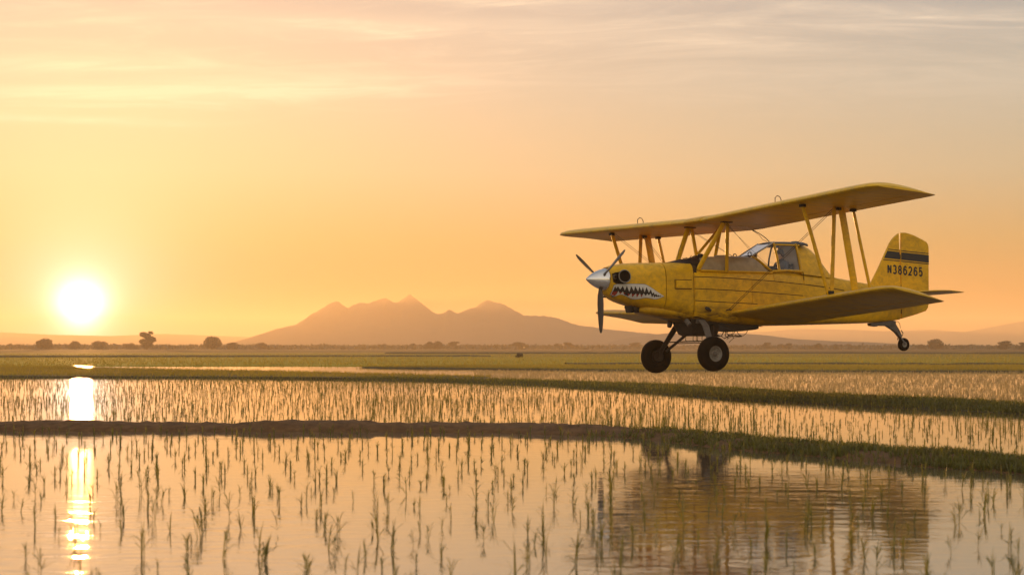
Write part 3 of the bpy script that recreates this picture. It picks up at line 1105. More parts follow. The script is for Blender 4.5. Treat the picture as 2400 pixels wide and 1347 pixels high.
UP = [(588, 575), (640, 553), (740, 549), (860, 548), (1000, 550), (1150, 552), (1195, 570), (1240, 594), (1290, 624), (1330, 650), (1380, 686), (1430, 720), (1490, 758), (1548, 796)]
LO = [(1500, 822), (1450, 842), (1400, 856), (1350, 856), (1300, 846), (1230, 832), (1180, 832), (1130, 840), (1060, 856), (1000, 862), (950, 858), (900, 842), (850, 815), (790, 782), (740, 766), (700, 768),
      (665, 790), (640, 815), (606, 800), (584, 740), (578, 660)]
ZU = [(1500, 796), (1470, 786), (1452, 794), (1430, 770), (1411, 787), (1385, 745), (1360, 772), (1335, 714), (1311, 748), (1275, 660), (1236, 726), (1185, 608), (1150, 720), (1112, 608), (1084, 690), (1040, 600), (1020, 702),
      (955, 590), (938, 694), (880, 590), (855, 712), (800, 590), (772, 682), (730, 590), (692, 664), (650, 596), (630, 640), (606, 592)]
ZL = [(596, 660), (590, 720), (610, 780), (640, 790), (655, 760), (668, 690), (708, 756), (742, 700), (772, 764), (816, 712), (850, 800), (898, 735), (930, 818), (984, 740), (1014, 826), (1060, 736), (1098, 822), (1132, 738), (1180, 792),
      (1206, 746), (1240, 780), (1272, 742), (1308, 824), (1330, 770), (1352, 832), (1372, 790), (1390, 822), (1408, 798), (1428, 818), (1448, 802), (1470, 812), (1485, 800)]
bv = [cowl.bvh()]
for side in (1, -1):
    soot = [(3.40, -1.53), (3.33, -1.50), (3.24, -1.485), (3.15, -1.50), (3.09, -1.55), (3.07, -1.61), (3.10, -1.68), (3.16, -1.735), (3.24, -1.765), (3.33, -1.76), (3.39, -1.72), (3.40, -1.62)]
    decal(soot, bv, side, .002, 'soot_stain', M_SOOT, o_cowl)
    cxm = 1050
    outl = [(u + (u - 1050) * .010, w + (w - 705) * .05) for u, w in UP + LO]
    decal(mq(outl), bv, side, .0025, 'mouth_outline', M_BLACK, o_cowl)
    decal(mq(UP + LO), bv, side, .0045, 'mouth_teeth', M_WHITE, o_cowl)
    decal(mq(ZL + ZU), bv, side, .0070, 'mouth_opening', M_BLACK, o_cowl, .02)
    for tri in ([(592, 700), (600, 770), (634, 800), (650, 764), (656, 700)], [(690, 715), (708, 752), (724, 722)], [(752, 722), (772, 760), (792, 738)], [(830, 745), (850, 796), (878, 760)], [(908, 755), (930, 813), (964, 762)],
                [(990, 755), (1014, 822), (1042, 762)], [(1076, 768), (1098, 817), (1116, 770)]):
        decal(mq(tri), bv, side, .0095, 'mouth_tongue', M_RED, o_cowl, .02)

# --- propeller
prop = MB()
ST = (3.94, 3.90, 3.84, 3.76, 3.66, 3.56, 3.46, 3.385, 3.38, 3.37)
SR = (.004, .042, .088, .140, .190, .228, .254, .266, .262, .20)
prop.lathe([(x - 3.5, r) for x, r in zip(ST, SR)], (3.5, 0, -1.645), 'x', 48, True)
o_prop = prop.build('spinner', M_CHROME, plane, 50)
plate = MB()
plate.lathe([(-.02, .24), (-.02, .283), (-.035, .287), (-.05, .283), (-.05, .2)], (3.43, 0, -1.645), 'x', 40)
plate.build('spinner_backplate', M_BLACK, o_prop)
for ang in (180, 61, -59):
    bl = MB()
    a0 = math.radians(ang)
    rad = Vector((0, math.sin(a0), math.cos(a0)))
    tan = Vector((0, math.cos(a0), -math.sin(a0)))
    ax = Vector((1, 0, 0))
    R = []
    for r, c_, t_, tw in ((.10, .07, .07, 50), (.22, .085, .06, 48), (.36, .135, .040, 40), (.56, .165, .028, 32), (.8, .16, .020, 26), (1.02, .135, .014, 21), (1.16, .10, .010, 18), (1.225, .055, .006, 17), (1.24, .02, .003, 17)):
        w_ = math.radians(tw)
        u_ = tan * math.cos(w_) + ax * math.sin(w_)
        v_ = -tan * math.sin(w_) + ax * math.cos(w_)
        c0 = Vector((3.55, 0, -1.645)) + rad * r
        R.append([c0 + u_ * math.cos(2 * math.pi * k / 16) * c_ / 2 + v_ * math.sin(2 * math.pi * k / 16) * t_ / 2 for k in range(16)])
    bl.rings(R).build('propeller_blade', M_PROP, o_prop)

# --- hopper, deck, cockpit
def arch(x, zb, zt, hw, p=3.0, n=24):
    out = []
    for k in range(n + 1):
        a, b = sup(math.pi * k / n, p)
        out.append((x, a * hw, zb + (zt - zb) * max(0, b)))
    return out


hop = MB()
HXS = [(1.06, -1.40, -1.20, .40), (.95, -1.42, -1.10, .47), (.75, -1.43, -1.065, .50), (.3, -1.43, -1.045, .51), (-.1, -1.43, -1.03, .51), (-.40, -1.43, -1.02, .505), (-.57, -1.43, -1.03, .50), (-.75, -1.43, -1.17, .49), (-.93, -1.43, -1.33, .48), (-1.0, -1.43, -1.40, .47)]
hop.rings([arch(*h, 3.4) for h in HXS], True, False)
o_hop = hop.build('spray_hopper', M_TANK, plane)
for side in (1, -1):
    st = MB()                                         # yellow edge where the hopper meets the windshield
    st.tube([(-.55, side * .33, -1.045), (-.68, side * .40, -1.13), (-.85, side * .455, -1.27), (-1.0, side * .485, -1.385)], .032, 8)
    st.build('windshield_sill', M_YEL, plane)
    tr = MB()                                         # yellow rail under the hopper side
    tr.tube([(1.1, side * .525, -1.425), (.3, side * .53, -1.43), (-1.0, side * .53, -1.43)], .026, 8)
    tr.build('hopper_rail', M_YEL, plane)
lid = MB()
lid.lathe([(-.03, .14), (.0, .15), (.03, .14), (.035, .02)], (.15, 0, -1.04), 'z', 20)
lid.build('hopper_lid', M_TANK, o_hop)
deck = MB()
random.seed(5)
DXS = [(1.72, -1.30, -1.222, .30), (1.6, -1.30, -1.20, .38), (1.42, -1.32, -1.165, .42), (1.25, -1.34, -1.13, .43), (1.08, -1.36, -1.10, .43), (.9, -1.36, -1.06, .42), (.72, -1.36, -1.05, .38)]
R = []
for h in DXS:
    ring = arch(*h, 2.4)
    R.append([(x + random.uniform(-.03, .03), y, z + random.uniform(-.012, .014)) for x, y, z in ring])
deck.rings(R, True, False)
o_deck = deck.build('engine_deck', M_BLACK, plane)
for k in range(16):
    wv = MB()
    x0, y0 = random.uniform(.75, 1.5), random.uniform(-.25, .36)
    z0 = itp(x0, [d[0] for d in DXS], [d[2] for d in DXS]) - .02
    pts = [(x0, y0, z0)]
    for j in range(4):
        q = pts[-1]
        pts.append((q[0] + random.uniform(-.10, .08), q[1] + random.uniform(-.05, .05), z0 + random.uniform(.0, .075) * (1 if j < 3 else .1)))
    wv.tube(pts, random.choice([.005, .007, .012]), 5)
    wv.build('hose', M_BLACK, o_deck)
cap_ = MB()
cap_.lathe([(0, .07), (.05, .075), (.075, .05), (.08, .01)], (.85, .18, -1.075), 'z', 14)
cap_.build('filler_cap', M_BLACK, o_deck)

can = MB()                                            # roof
R = []
for x, zt in ((-1.17, -.675), (-1.25, -.650), (-1.6, -.640), (-2.0, -.640), (-2.14, -.635), (-2.24, -.66)):
    up_ = arch(x, zt - .085, zt, .335, 3.2, 16)
    lo_ = [(x_, y_ * .93, z_ - .012) for x_, y_, z_ in up_]
    R.append(up_ + lo_[::-1])
o_roof = can.rings(R).build('canopy_roof', M_ROOF, plane)
vt = MB()
vt.lathe([(-.01, .1), (.012, .11), (.03, .09), (.035, .02)], (-2.1, 0, -.64), 'z', 16)
vt.build('roof_beacon', M_ROOF, o_roof)
for side in (1, -1):
    MB().tube([(-.57, side * .30, -1.025), (-.9, side * .31, -.845), (-1.22, side * .315, -.675)], .020, 8).build('windshield_post', M_TUBE, plane)
    MB().tube([(-1.20, side * .325, -.70), (-1.22, side * .43, -1.05), (-1.23, side * .505, -1.39)], .030, 8).build('door_post', M_YEL, plane)
    MB().tube([(-1.20, side * .27, -.72), (-1.05, side * .33, -1.1), (-.98, side * .38, -1.36)], .022, 8).build('roll_bar', M_STEEL, plane)
    MB().tube([(-1.87, side * .325, -.70), (-1.88, side * .43, -1.05), (-1.88, side * .51, -1.39)], .034, 8).build('rear_post', M_YEL, plane)
    MB().tube([(-1.20, side * .335, -.735), (-1.6, side * .345, -.735), (-1.95, side * .345, -.735)], .020, 8).build('window_rail', M_YEL, plane)
    MB().tube([(-1.0, side * .505, -1.40), (-1.4, side * .52, -1.375), (-1.92, side * .515, -1.385)], .034, 8).build('cockpit_sill', M_YEL, plane)
    MB().add([(-1.22, side * .335, -.745), (-1.86, side * .335, -.745), (-1.86, side * .50, -1.365), (-1.24, side * .50, -1.365)], [(0, 1, 2, 3)]).build('side_window', M_GLASS, plane, 0)
    MB().add([(-.60, side * .305, -1.04), (-1.19, side * .318, -.70), (-1.215, side * .475, -1.32), (-1.0, side * .47, -1.355), (-.80, side * .42, -1.22)], [(0, 1, 2, 3, 4)]).build('quarter_window', M_GLASS, plane, 0)
MB().add([(-.575, -.29, -1.02), (-.575, .29, -1.02), (-1.215, .30, -.672), (-1.215, -.30, -.672)], [(0, 1, 2, 3)]).build('windshield', M_GLASS, plane, 0)
MB().tube([(-.56, -.3, -1.02), (-.56, .3, -1.02)], .02, 8).build('windshield_base', M_STEEL, plane)
for side in (1, -1):
    rb = MB()
    R = []
    c0 = Vector((-.50, side * .30, -.985))
    rg = []
    for k in range(13):
        t_ = 2 * math.pi * k / 12
        rg.append(c0 + Vector((math.cos(t_) * .05, 0, math.sin(t_) * .05)))
    rb.tube(rg, .012, 6, False).build('tie_down_ring', M_BLACK, plane)
MB().box((-1.16, -.40, -1.42), (-1.02, .40, -1.26)).build('instrument_panel', M_BLACK, plane)
turt = MB()
TX = [(-1.90, -1.45, -.672, .50), (-2.05, -1.46, -.668, .50), (-2.23, -1.47, -.675, .49), (-2.34, -1.48, -.715, .48), (-2.45, -1.49, -.775, .47), (-2.56, -1.49, -.865, .455), (-2.65, -1.50, -.965, .44), (-2.74, -1.51, -1.075, .42),
      (-2.81, -1.52, -1.18, .41), (-2.89, -1.53, -1.30, .395), (-2.97, -1.54, -1.405, .38), (-3.06, -1.54, -1.455, .36), (-3.25, -1.58, -1.495, .33), (-3.7, -1.64, -1.55, .27), (-4.45, -1.72, -1.635, .17)]
R = []
for (x, zb, zt, hw) in TX:
    tall = min(1, max(0, (zt + 1.5) / .8))
    n_t = 28
    ring = []
    for k in range(n_t + 1):
        a, b = sup(math.pi * k / n_t, 2.3)
        b = max(0, b)
        ring.append((x, a * hw * (1 - .30 * tall * b), zb + (zt - zb) * b))
    R.append(ring)
o_tur = turt.rings(R, True, False).build('turtle_deck', M_YEL, plane)
for side in (1, -1):
    MB().tube([(-1.93, side * .527, -1.40), (-1.95, side * .527, -1.60)], .008, 5).build('door_hinge', M_SEAM, plane)
bulk = MB()
bulk.add([(-1.895, -.45, -1.4), (-1.895, .45, -1.4), (-1.895, .31, -.72), (-1.895, -.31, -.72)], [(0, 1, 2, 3)])
bulk.build('rear_bulkhead', M_TUBE, plane, 0)
seat = MB()
seat.prism([(-1.50, -1.72), (-1.50, -1.64), (-1.80, -1.62), (-1.84, -1.25), (-1.88, -1.18), (-1.89, -1.70)], -.22, .22, .015)
seat.build('pilot_seat', M_SEAT, plane)

# --- wings
def airfoil(n=15):
    """upper surface from leading edge back, then lower surface forward: (fraction, height)"""
    up_, lo_ = [], []
    for i in range(n):
        s = (1 - math.cos(math.pi * i / (n - 1))) / 2
        yt = 5 * .12 * (.2969 * math.sqrt(s) - .126 * s - .3516 * s ** 2 + .2843 * s ** 3 - .1036 * s ** 4)
        cam_ = .035 * 4 * s * (1 - s) * (1.2 - .4 * s)
        up_.append((s, cam_ + yt))
        lo_.append((s, cam_ - yt * .82))
    return up_, lo_


AU, AL = airfoil()


def af(s, upper):
    t_ = AU if upper else AL
    return float(np.interp(s, [a for a, b in t_], [b for a, b in t_]))


def wing_piece(stations, s0, s1, n=12):
    """stations: y, x of leading edge, chord, z of leading edge, drop to trailing edge, thickness factor"""
    R = []
    for (y, xl, c_, zl, dr, th) in stations:
        ss = [s0 + (s1 - s0) * (1 - math.cos(math.pi * i / n)) / 2 for i in range(n + 1)]
        ring = []
        for s in ss:
            ring.append((xl - c_ * s, y, zl - dr * s + af(s, True) * c_ * th))
        for s in reversed(ss[(1 if s0 == 0 else 0):]):
            ring.append((xl - c_ * s, y, zl - dr * s + af(s, False) * c_ * th - (.003 if s == 1 else 0)))
        R.append(ring)
    return MB().rings(R)


def wing_half(side, name, yroot, ytip, xl, chord, z0, dih, drop, sweep, ail, parent):
    def stn(y, k=0.0, th=1.0):
        return (side * y, xl + sweep * y - k * .22, chord - k * .30, z0 + dih * y, drop, th)
    ys = [(yroot, 0, 1), (ytip * .3, 0, 1), (ytip * .6, 0, 1), (ytip * .88, 0, 1), (ytip * .94, .06, .96), (ytip * .97, .25, .88), (ytip * .988, .55, .7), (ytip, 1.0, .30)]
    w = wing_piece([stn(*q) for q in ys], 0, .745).build(name, M_FAB, parent, 30)
    a0, a1 = ail
    inner = [q for q in [(yroot, 0, 1), (a0 * .5, 0, 1), (a0 - .012, 0, 1)]]
    wing_piece([stn(*q) for q in inner], .752, 1.0, 6).build('trailing_edge', M_FAB, w, 30)
    mid_ = [(a0 + .012, 0, 1), ((a0 + a1) / 2, 0, 1), (a1 - .012, 0, 1)]
    wing_piece([stn(*q) for q in mid_], .765, 1.0, 6).build('aileron', M_FAB, w, 30)
    tip_ = [(a1 + .012, 0, 1)] + [q for q in ys if q[0] > a1 + .05]
    wing_piece([stn(*q) for q in tip_], .752, 1.0, 6).build('wing_tip', M_FAB, w, 30)
    return w


UZ = lambda y: -.235 + .034 * abs(y)
LZ = lambda y: -2.445 + .056 * abs(y)
for side in (1, -1):
    wing_half(side, 'upper_wing', .34, 6.45, .95, 1.86, -.235, .034, .13, -.004, (2.6, 5.75), plane)
    wing_half(side, 'lower_wing', .50, 5.95, .27, 1.72, -2.445, .056, .27, -.022, (2.4, 5.3), plane)
cs = wing_piece([(-.335, .97, 1.90, -.225, .13, 1.06), (0, .99, 1.92, -.225, .13, 1.08), (.335, .97, 1.90, -.225, .13, 1.06)], 0, 1.0, 16)
o_cs = cs.build('wing_center_section', M_YEL, plane)
for side in (1, -1):
    h_ = MB()
    x0, y0 = .55, side * 2.83
    z0 = UZ(2.83) + .12
    h_.tube([(x0 + .09, y0, z0 - .03), (x0 + .09, y0, z0 + .10), (x0 + .03, y0, z0 + .15), (x0 - .04, y0, z0 + .13), (x0 - .08, y0, z0 + .06), (x0 - .08, y0, z0 - .03)], .010, 6)
    h_.build('wing_hoop', M_STEEL, plane)

# --- struts
for side in (1, -1):
    Y = side * 3.92
    for (xt, zt, xb, zb, c_, t_) in ((.74, -.12, .03, -2.16, .105, .045), (-.17, -.16, -.05, -2.18, .11, .045), (-.36, -.18, -.74, -2.14, .20, .06), (-.70, -.22, -1.20, -2.20, .085, .04)):
        MB().strut((xt, Y, zt), (xb, Y, zb), c_, t_).build('interplane_strut', M_YEL, plane)
    for (x_, z_) in ((.72, -.20), (-.27, -.235), (-.70, -.255)):
        MB().box((x_ - .06, Y - .05, z_ - .03), (x_ + .06, Y + .05, z_ + .03)).build('strut_fitting', M_STEEL, plane)
    for (x_, z_) in ((-.01, -2.10),):
        MB().box((x_ - .07, Y - .05, z_ - .04), (x_ + .07, Y + .05, z_ + .03)).build('strut_fitting', M_STEEL, plane)
    # cabane
    T = (.49, side * .75)
    MB().strut((1.15, side * .50, -1.40), (T[0] + .03, T[1], -.24), .13, .055).build('cabane_strut', M_YEL, plane)
    MB().strut((.36, side * .545, -1.46), (T[0] - .03, T[1], -.24), .10, .05).build('cabane_strut', M_YEL, plane)
    MB().box((.36, T[1] - .07, -.30), (.62, T[1] + .07, -.225)).build('cabane_fitting', M_STEEL, plane)
MB().strut((-.02, -.48, -1.10), (-.42, -.75, -.26), .09, .045).build('cabane_strut', M_YEL, plane)
MB().strut((.72, -.48, -1.2), (-.40, -.75, -.26), .07, .04).build('cabane_strut', M_YEL, plane)
MB().box((-.52, -.80, -.31), (-.32, -.68, -.235)).build('cabane_fitting', M_STEEL, plane)
MB().tube([(-.75, -.2, -.31), (-.35, -.55, -.30), (.35, .3, -.27), (.45, .7, -.30)], .014, 6).build('control_cable', M_STEEL, plane)


def wire(a, b, r=.0055):
    MB().tube([a, b], r, 5).build('bracing_wire', M_STEEL, plane)


for side in (1, -1):
    for dx in (-.03, .03):
        wire((.30 + dx, side * .57, -2.33), (-.20 + dx, side * 3.88, -.22))
    wire((.62, side * .8, -.28), (-1.0, side * .35, -1.25), .004)
    wire((.55, side * .8, -.28), (-.95, side * .25, -1.27), .004)
    MB().tube([(.42, side * .56, -2.36), (.36, side * .585, -2.335), (.27, side * .585, -2.34)], .014, 6).build('wire_lug', M_STEEL, plane)
for dx in (0, .08):
    wire((.72 - dx, -3.88, -.2), (.75 - dx, -.5, -1.9), .005)
MB().tube([(1.42, .05, -1.12), (1.1, -.35, -.86), (.85, -.6, -.7)], .006, 5).build('hose_line', M_STEEL, plane)
MB().tube([(-.86, -.1, -.34), (-.98, .05, -.45), (-1.12, .12, -.56), (-1.2, .16, -.655)], .010, 5).build('antenna_cable', M_STEEL, plane)
MB().tube([(-.84, -.1, -.34), (-1.0, .02, -.48), (-1.06, .08, -.60), (-1.19, .1, -.65)], .006, 5).build('antenna_cable', M_STEEL, plane)

# --- tail
FIN = [(-4.42, -1.66), (-4.74, -1.17), (-5.03, -.68), (-5.10, -.565), (-5.16, -.49), (-5.24, -.415), (-5.385, -.315), (-5.395, -.70), (-5.418, -1.3), (-5.42, -2.0), (-5.40, -2.48), (-5.2, -2.3), (-5.0, -1.75)]
RUD = [(-5.468, -.295), (-5.60, -.288), (-5.74, -.31), (-5.90, -.35), (-6.05, -.405), (-6.20, -.46), (-6.31, -.51), (-6.36, -.57), (-6.38, -.66), (-6.365, -1.2), (-6.345, -2.08), (-6.32, -2.19), (-6.25, -2.27), (-5.9, -2.37), (-5.43, -2.48),
       (-5.438, -2.0), (-5.436, -1.3), (-5.432, -.735), (-5.462, -.70)]
o_fin = MB().prism(FIN, -.035, .035, .014).build('fin', M_YEL, plane)
o_rud = MB().prism(RUD, -.030, .030, .014).build('rudder', M_YEL, plane)
for (z_) in (-.9, -1.66, -2.3):
    MB().tube([(-5.427, 0, z_ - .05), (-5.427, 0, z_ + .05)], .03, 8).build('rudder_hinge', M_SEAM, o_rud)


def flat_poly(pts, side, y, name, mat, parent, cut=None):
    bm = bmesh.new()
    f = bm.faces.new([bm.verts.new((x, side * y, z)) for x, z in pts])
    bmesh.ops.triangulate(bm, faces=[f])
    bmesh.ops.recalc_face_normals(bm, faces=bm.faces)
    if bm.faces and bm.faces[0].normal.y * side < 0:
        bmesh.ops.reverse_faces(bm, faces=bm.faces)
    me = bpy.data.meshes.new(name)
    bm.to_mesh(me)
    bm.free()
    return link(name, me, mat, parent)


def stripe(z0, z1, z2, z3):
    """top at leading edge, bottom at leading edge, top and bottom at the trailing edge"""
    le = lambda z: -4.74 - (z + 1.17) * (.29 / .49) - .012
    def at(x, a, b):
        t_ = (x + 4.95) / (-6.37 + 4.95)
        return a + (b - a) * t_
    finp = [(le(z0), z0), (-5.392, at(-5.392, z0, z2)), (-5.405, at(-5.405, z1, z3)), (le(z1), z1)]
    rudp = [(-5.45, at(-5.45, z0, z2)), (-6.368, z2), (-6.366, z3), (-5.446, at(-5.45, z1, z3))]
    return finp, rudp


for side in (1, -1):
    for (a, b, c_, d_) in ((-.715, -.735, -.795, -.815), (-.765, -.950, -.845, -1.040), (-.980, -1.002, -1.062, -1.084)):
        fp, rp = stripe(a, b, c_, d_)
        flat_poly(fp, side, .0385, 'fin_stripe', M_BLACK, o_fin)
        flat_poly(rp, side, .0335, 'rudder_stripe', M_BLACK, o_rud)


def arc(cx, cy, rx, ry, a0, a1, n=14):
    return [(cx + rx * math.cos(math.radians(a0 + (a1 - a0) * i / n)), cy + ry * math.sin(math.radians(a0 + (a1 - a0) * i / n))) for i in range(n + 1)]


GLYPH = {'N': [[(.02, 0), (.02, 1)], [(.04, .97), (.54, .03)], [(.56, 0), (.56, 1)]],
         '3': [arc(.28, .745, .25, .255, 155, -85), arc(.28, .265, .29, .265, 85, -155)],
         '8': [arc(.29, .755, .24, .245, 0, 360, 20), arc(.29, .26, .28, .26, 0, 360, 22)],
         '6': [arc(.29, .31, .28, .31, 0, 360, 22), [(.01, .33), (.02, .55), (.07, .78), (.17, .94), (.31, 1.0), (.44, .96), (.53, .82)]],
         '2': [arc(.28, .72, .27, .28, 165, -35) + [(.01, .0), (.57, .0)]],
         '5': [[(.54, 1), (.10, 1), (.05, .52)] + arc(.28, .325, .28, .325, 130, -150)]}


def text_on_tail(side):
    H, Wd = .20, .043
    x0, z0 = -5.005, -1.325
    adv = .172
    for i, ch in enumerate('N386265'):
        polys = GLYPH[ch]
        bm = bmesh.new()
        for li, pl in enumerate(polys):
            pts = []
            for (u, v) in pl:
                s = i * adv + u * H * .82
                pts.append(Vector((s, v * H)))
            if side < 0:
                pass
            L_, R_ = [], []
            closed = (pts[0] - pts[-1]).length < 1e-4
            m_ = len(pts)
            for k in range(m_):
                a = pts[k - 1] if k else (pts[-2] if closed else pts[k])
                b = pts[(k + 1) % m_] if k < m_ - 1 else (pts[1] if closed else pts[k])
                d1 = (pts[k] - a)
                d2 = (b - pts[k])
                d1 = d1.normalized() if d1.length > 1e-6 else d2.normalized()
                d2 = d2.normalized() if d2.length > 1e-6 else d1
                nn = Vector((-(d1.y + d2.y), d1.x + d2.x)).normalized()
                cs_ = max(.45, nn.dot(Vector((-d1.y, d1.x))))
                L_.append(pts[k] + nn * Wd / 2 / cs_)
                R_.append(pts[k] - nn * Wd / 2 / cs_)
            def w3(p, part):
                s = p.x if side > 0 else 1.19 - p.x
                x = x0 - s
                z = z0 + p.y - s * .05
                return (x, side * ((.0392 if part else .0345) + .0004 * li), z)
            for k in range(m_ - 1):
                q = [L_[k], L_[k + 1], R_[k + 1], R_[k]]
                xs_ = [w3(p, True)[0] for p in q]
                fin_part = min(xs_) > -5.425
                vs = [bm.verts.new(w3(p, fin_part)) for p in q]
                bm.faces.new(vs)
        bmesh.ops.recalc_face_normals(bm, faces=bm.faces)
        me = bpy.data.meshes.new('registration_letter')
        bm.to_mesh(me)
        bm.free()
        link('registration_letter', me, M_BLACK, o_fin if i < 2 else o_rud)


text_on_tail(1)
text_on_tail(-1)

STB = [(-4.62, .0), (-4.66, .3), (-5.02, 1.45), (-5.12, 1.68), (-5.26, 1.80), (-5.42, 1.86)]
for side in (1, -1):
    R = []
    for (y, xl, xt, th) in ((.03, -4.62, -5.40, .075), (.5, -4.74, -5.40, .07), (1.2, -4.95, -5.42, .06), (1.6, -5.09, -5.42, .05), (1.78, -5.24, -5.43, .035), (1.86, -5.36, -5.43, .015)):
        c_ = xl - xt
        R.append([(xl - c_ * s, side * y, -1.865 + th / 2 * k) for s, k in ((0, 0), (.05, .55), (.25, 1), (.6, 1), (1, .7), (1, -.7), (.6, -1), (.25, -1), (.05, -.55))])
    MB().rings(R).build('stabilizer', M_FAB, plane)
    R = []
    for (y, xl, xt, th) in ((.12, -5.42, -6.0, .05), (.6, -5.42, -6.05, .05), (1.3, -5.44, -6.04, .045), (1.7, -5.44, -5.98, .04), (1.86, -5.45, -5.85, .02)):
        c_ = xl - xt
        R.append([(xl - c_ * s, side * y, -1.865 - .03 * s + th / 2 * k) for s, k in ((0, .5), (.1, 1), (.5, .7), (1, .1), (1, -.1), (.5, -.7), (.1, -1), (0, -.5))])
    MB().rings(R).build('elevator', M_FAB, plane)

# --- landing gear
def tyre(c, r, w, n=48):
    rim = r * .44
    prof = [(-w * .30, rim * .93), (-w * .40, rim * 1.05), (-w * .49, rim * 1.25), (-w * .5, r * .68), (-w * .46, r * .84), (-w * .36, r * .95), (-w * .18, r * .99), (0, r), (w * .18, r * .99), (w * .36, r * .95), (w * .46, r * .84),
            (w * .5, r * .68), (w * .49, rim * 1.25), (w * .40, rim * 1.05), (w * .30, rim * .93)]
    return MB().lathe(prof, c, 'y', n)


WC = (1.245, 1.19, -3.395)
for side in (1, -1):
    c0 = (WC[0], side * WC[1], WC[2])
    t_ = tyre(c0, .405, .27).build('wheel', M_RUBBER, plane, 60)
    rm = MB()
    rm.lathe([(side * a, r) for a, r in ((-.06, .19), (.085, .19), (.105, .178), (.10, .16), (.075, .15), (.06, .13), (.055, .07), (.075, .055), (.085, .03))], c0, 'y', 36)
    rm.build('wheel_rim', M_RIM, t_, 40)
    hb = MB()
    hb.lathe([(side * a, r) for a, r in ((.05, .065), (.10, .055), (.118, .035), (.122, .004))], c0, 'y', 18, True)
    hb.build('hub_cap', M_GREY, t_, 30)
    for k in range(8):
        q = 2 * math.pi * k / 8
        bb = MB()
        p0 = Vector((c0[0] + math.cos(q) * .105, c0[1] + side * .05, c0[2] + math.sin(q) * .105))
        bb.tube([p0, p0 + Vector((0, side * .022, 0))], .012, 6)
        bb.build('rim_bolt', M_GREY, t_)
    bk = MB()
    bk.lathe([(side * a, r) for a, r in ((-.12, .01), (-.12, .13), (-.07, .14), (-.05, .18))], c0, 'y', 24)
    bk.build('brake_disc', M_STEEL, t_)
    leg = MB()
    R = []
    for (x, y, z, w_, d_) in ((1.03, .40, -2.56, .19, .05), (1.05, .62, -2.72, .17, .045), (1.12, .86, -3.02, .145, .04), (1.22, 1.0, -3.27, .13, .045), (1.245, 1.02, -3.42, .12, .05)):
        R.append([(x - w_ / 2, side * (y - d_ / 2), z), (x + w_ / 2, side * (y - d_ / 2), z), (x + w_ / 2, side * (y + d_ / 2), z), (x - w_ / 2, side * (y + d_ / 2), z)])
    o_leg = leg.rings(R).build('gear_leg', M_GREY if side > 0 else M_STEEL, plane, 30)
    MB().tube([(1.245, side * .98, -3.395), (1.245, side * 1.13, -3.395)], .04, 12).build('axle', M_STEEL, o_leg)
    MB().tube([(.62, side * .30, -2.66), (.80, side * .55, -2.90), (1.12, side * .93, -3.28)], .035, 8).build('drag_brace', M_STEEL, o_leg)
    MB().tube([(1.40, side * .33, -2.58), (1.36, side * .42, -2.70)], .06, 10).build('gear_bracket', M_GREY, o_leg)
    MB().box((.92, side * .36 - .06, -2.66), (1.16, side * .36 + .06, -2.5)).build('gear_mount', M_GREY, o_leg)
    MB().tube([(1.0, side * .62, -2.74), (1.06, side * .80, -2.98), (1.2, side * .98, -3.3), (1.24, side * 1.06, -3.38)], .008, 5).build('brake_line', M_BLACK, o_leg)
gate = MB()
R = []
for z, x0, x1, w_ in ((-2.52, 1.30, .50, .40), (-2.72, 1.27, .47, .36), (-2.90, 1.20, .46, .28), (-2.94, 1.12, .52, .22)):
    R.append([(x0, -w_, z), (x0, w_, z), (x1, w_, z), (x1, -w_, z)])
o_gate = gate.rings(R).build('hopper_gate', M_STEEL, plane, 20)
MB().add([(.48, -.27, -2.90), (.48, .27, -2.90), (.36, .27, -2.945), (.36, -.27, -2.945), (.48, -.27, -2.92), (.48, .27, -2.92), (.36, .27, -2.96), (.36, -.27, -2.96)],
         [(0, 1, 2, 3), (7, 6, 5, 4), (0, 3, 7, 4), (1, 5, 6, 2), (2, 6, 7, 3), (0, 4, 5, 1)]).build('gate_flap', M_STEEL, o_gate, 20)
for (x_, y_) in ((.98, .15), (.9, -.1), (.78, .1), (.7, -.2), (1.08, -.15)):
    MB().tube([(x_, y_, -2.9), (x_ + .01, y_, -3.03), (x_ - .02, y_ + .02, -3.08)], .009, 5).build('gate_rod', M_STEEL, o_gate)
MB().tube([(1.22, -.75, -3.07), (.95, -.2, -3.06), (.85, .25, -3.07), (.75, .7, -3.09)], .014, 6).build('spray_pipe', M_STEEL, plane)
MB().tube([(1.02, -.60, -3.10), (.85, -.1, -3.10), (.7, .35, -3.13)], .011, 6).build('spray_pipe', M_STEEL, plane)
pod = MB()
R = []
for x, zt, zb, w_ in ((.58, -2.60, -2.66, .34), (.30, -2.60, -2.74, .36), (.11, -2.62, -2.81, .36), (-.2, -2.64, -2.835, .34), (-.62, -2.66, -2.795, .32), (-.73, -2.66, -2.77, .30), (-.75, -2.66, -2.70, .28)):
    R.append([(x, -w_, zt), (x, w_, zt), (x, w_, zb), (x, -w_, zb)])
o_pod = pod.rings(R).build('spreader_box', M_BLACK, plane, 20)
random.seed(11)
for k in range(7):
    x0, y0 = .05 - k * .05, random.uniform(-.2, .3)
    pts = [(x0, y0, -2.82), (x0 + random.uniform(-.08, .08), y0, -2.88 - random.uniform(0, .06)), (x0 + random.uniform(-.16, .12), y0 + .05, -2.93 - random.uniform(0, .1)), (x0 + random.uniform(-.22, .1), y0 + .1, -2.88 - random.uniform(0, .08))]
    MB().tube(pts, random.choice([.006, .009, .012]), 5).build('loose_hose', M_STEEL, o_pod)
MB().tube([(-.05, .1, -2.92), (-.2, .12, -2.945), (-.42, .1, -2.93), (-.52, .1, -2.86), (-.55, .1, -2.80)], .008, 5).build('loose_hose', M_STEEL, o_pod)
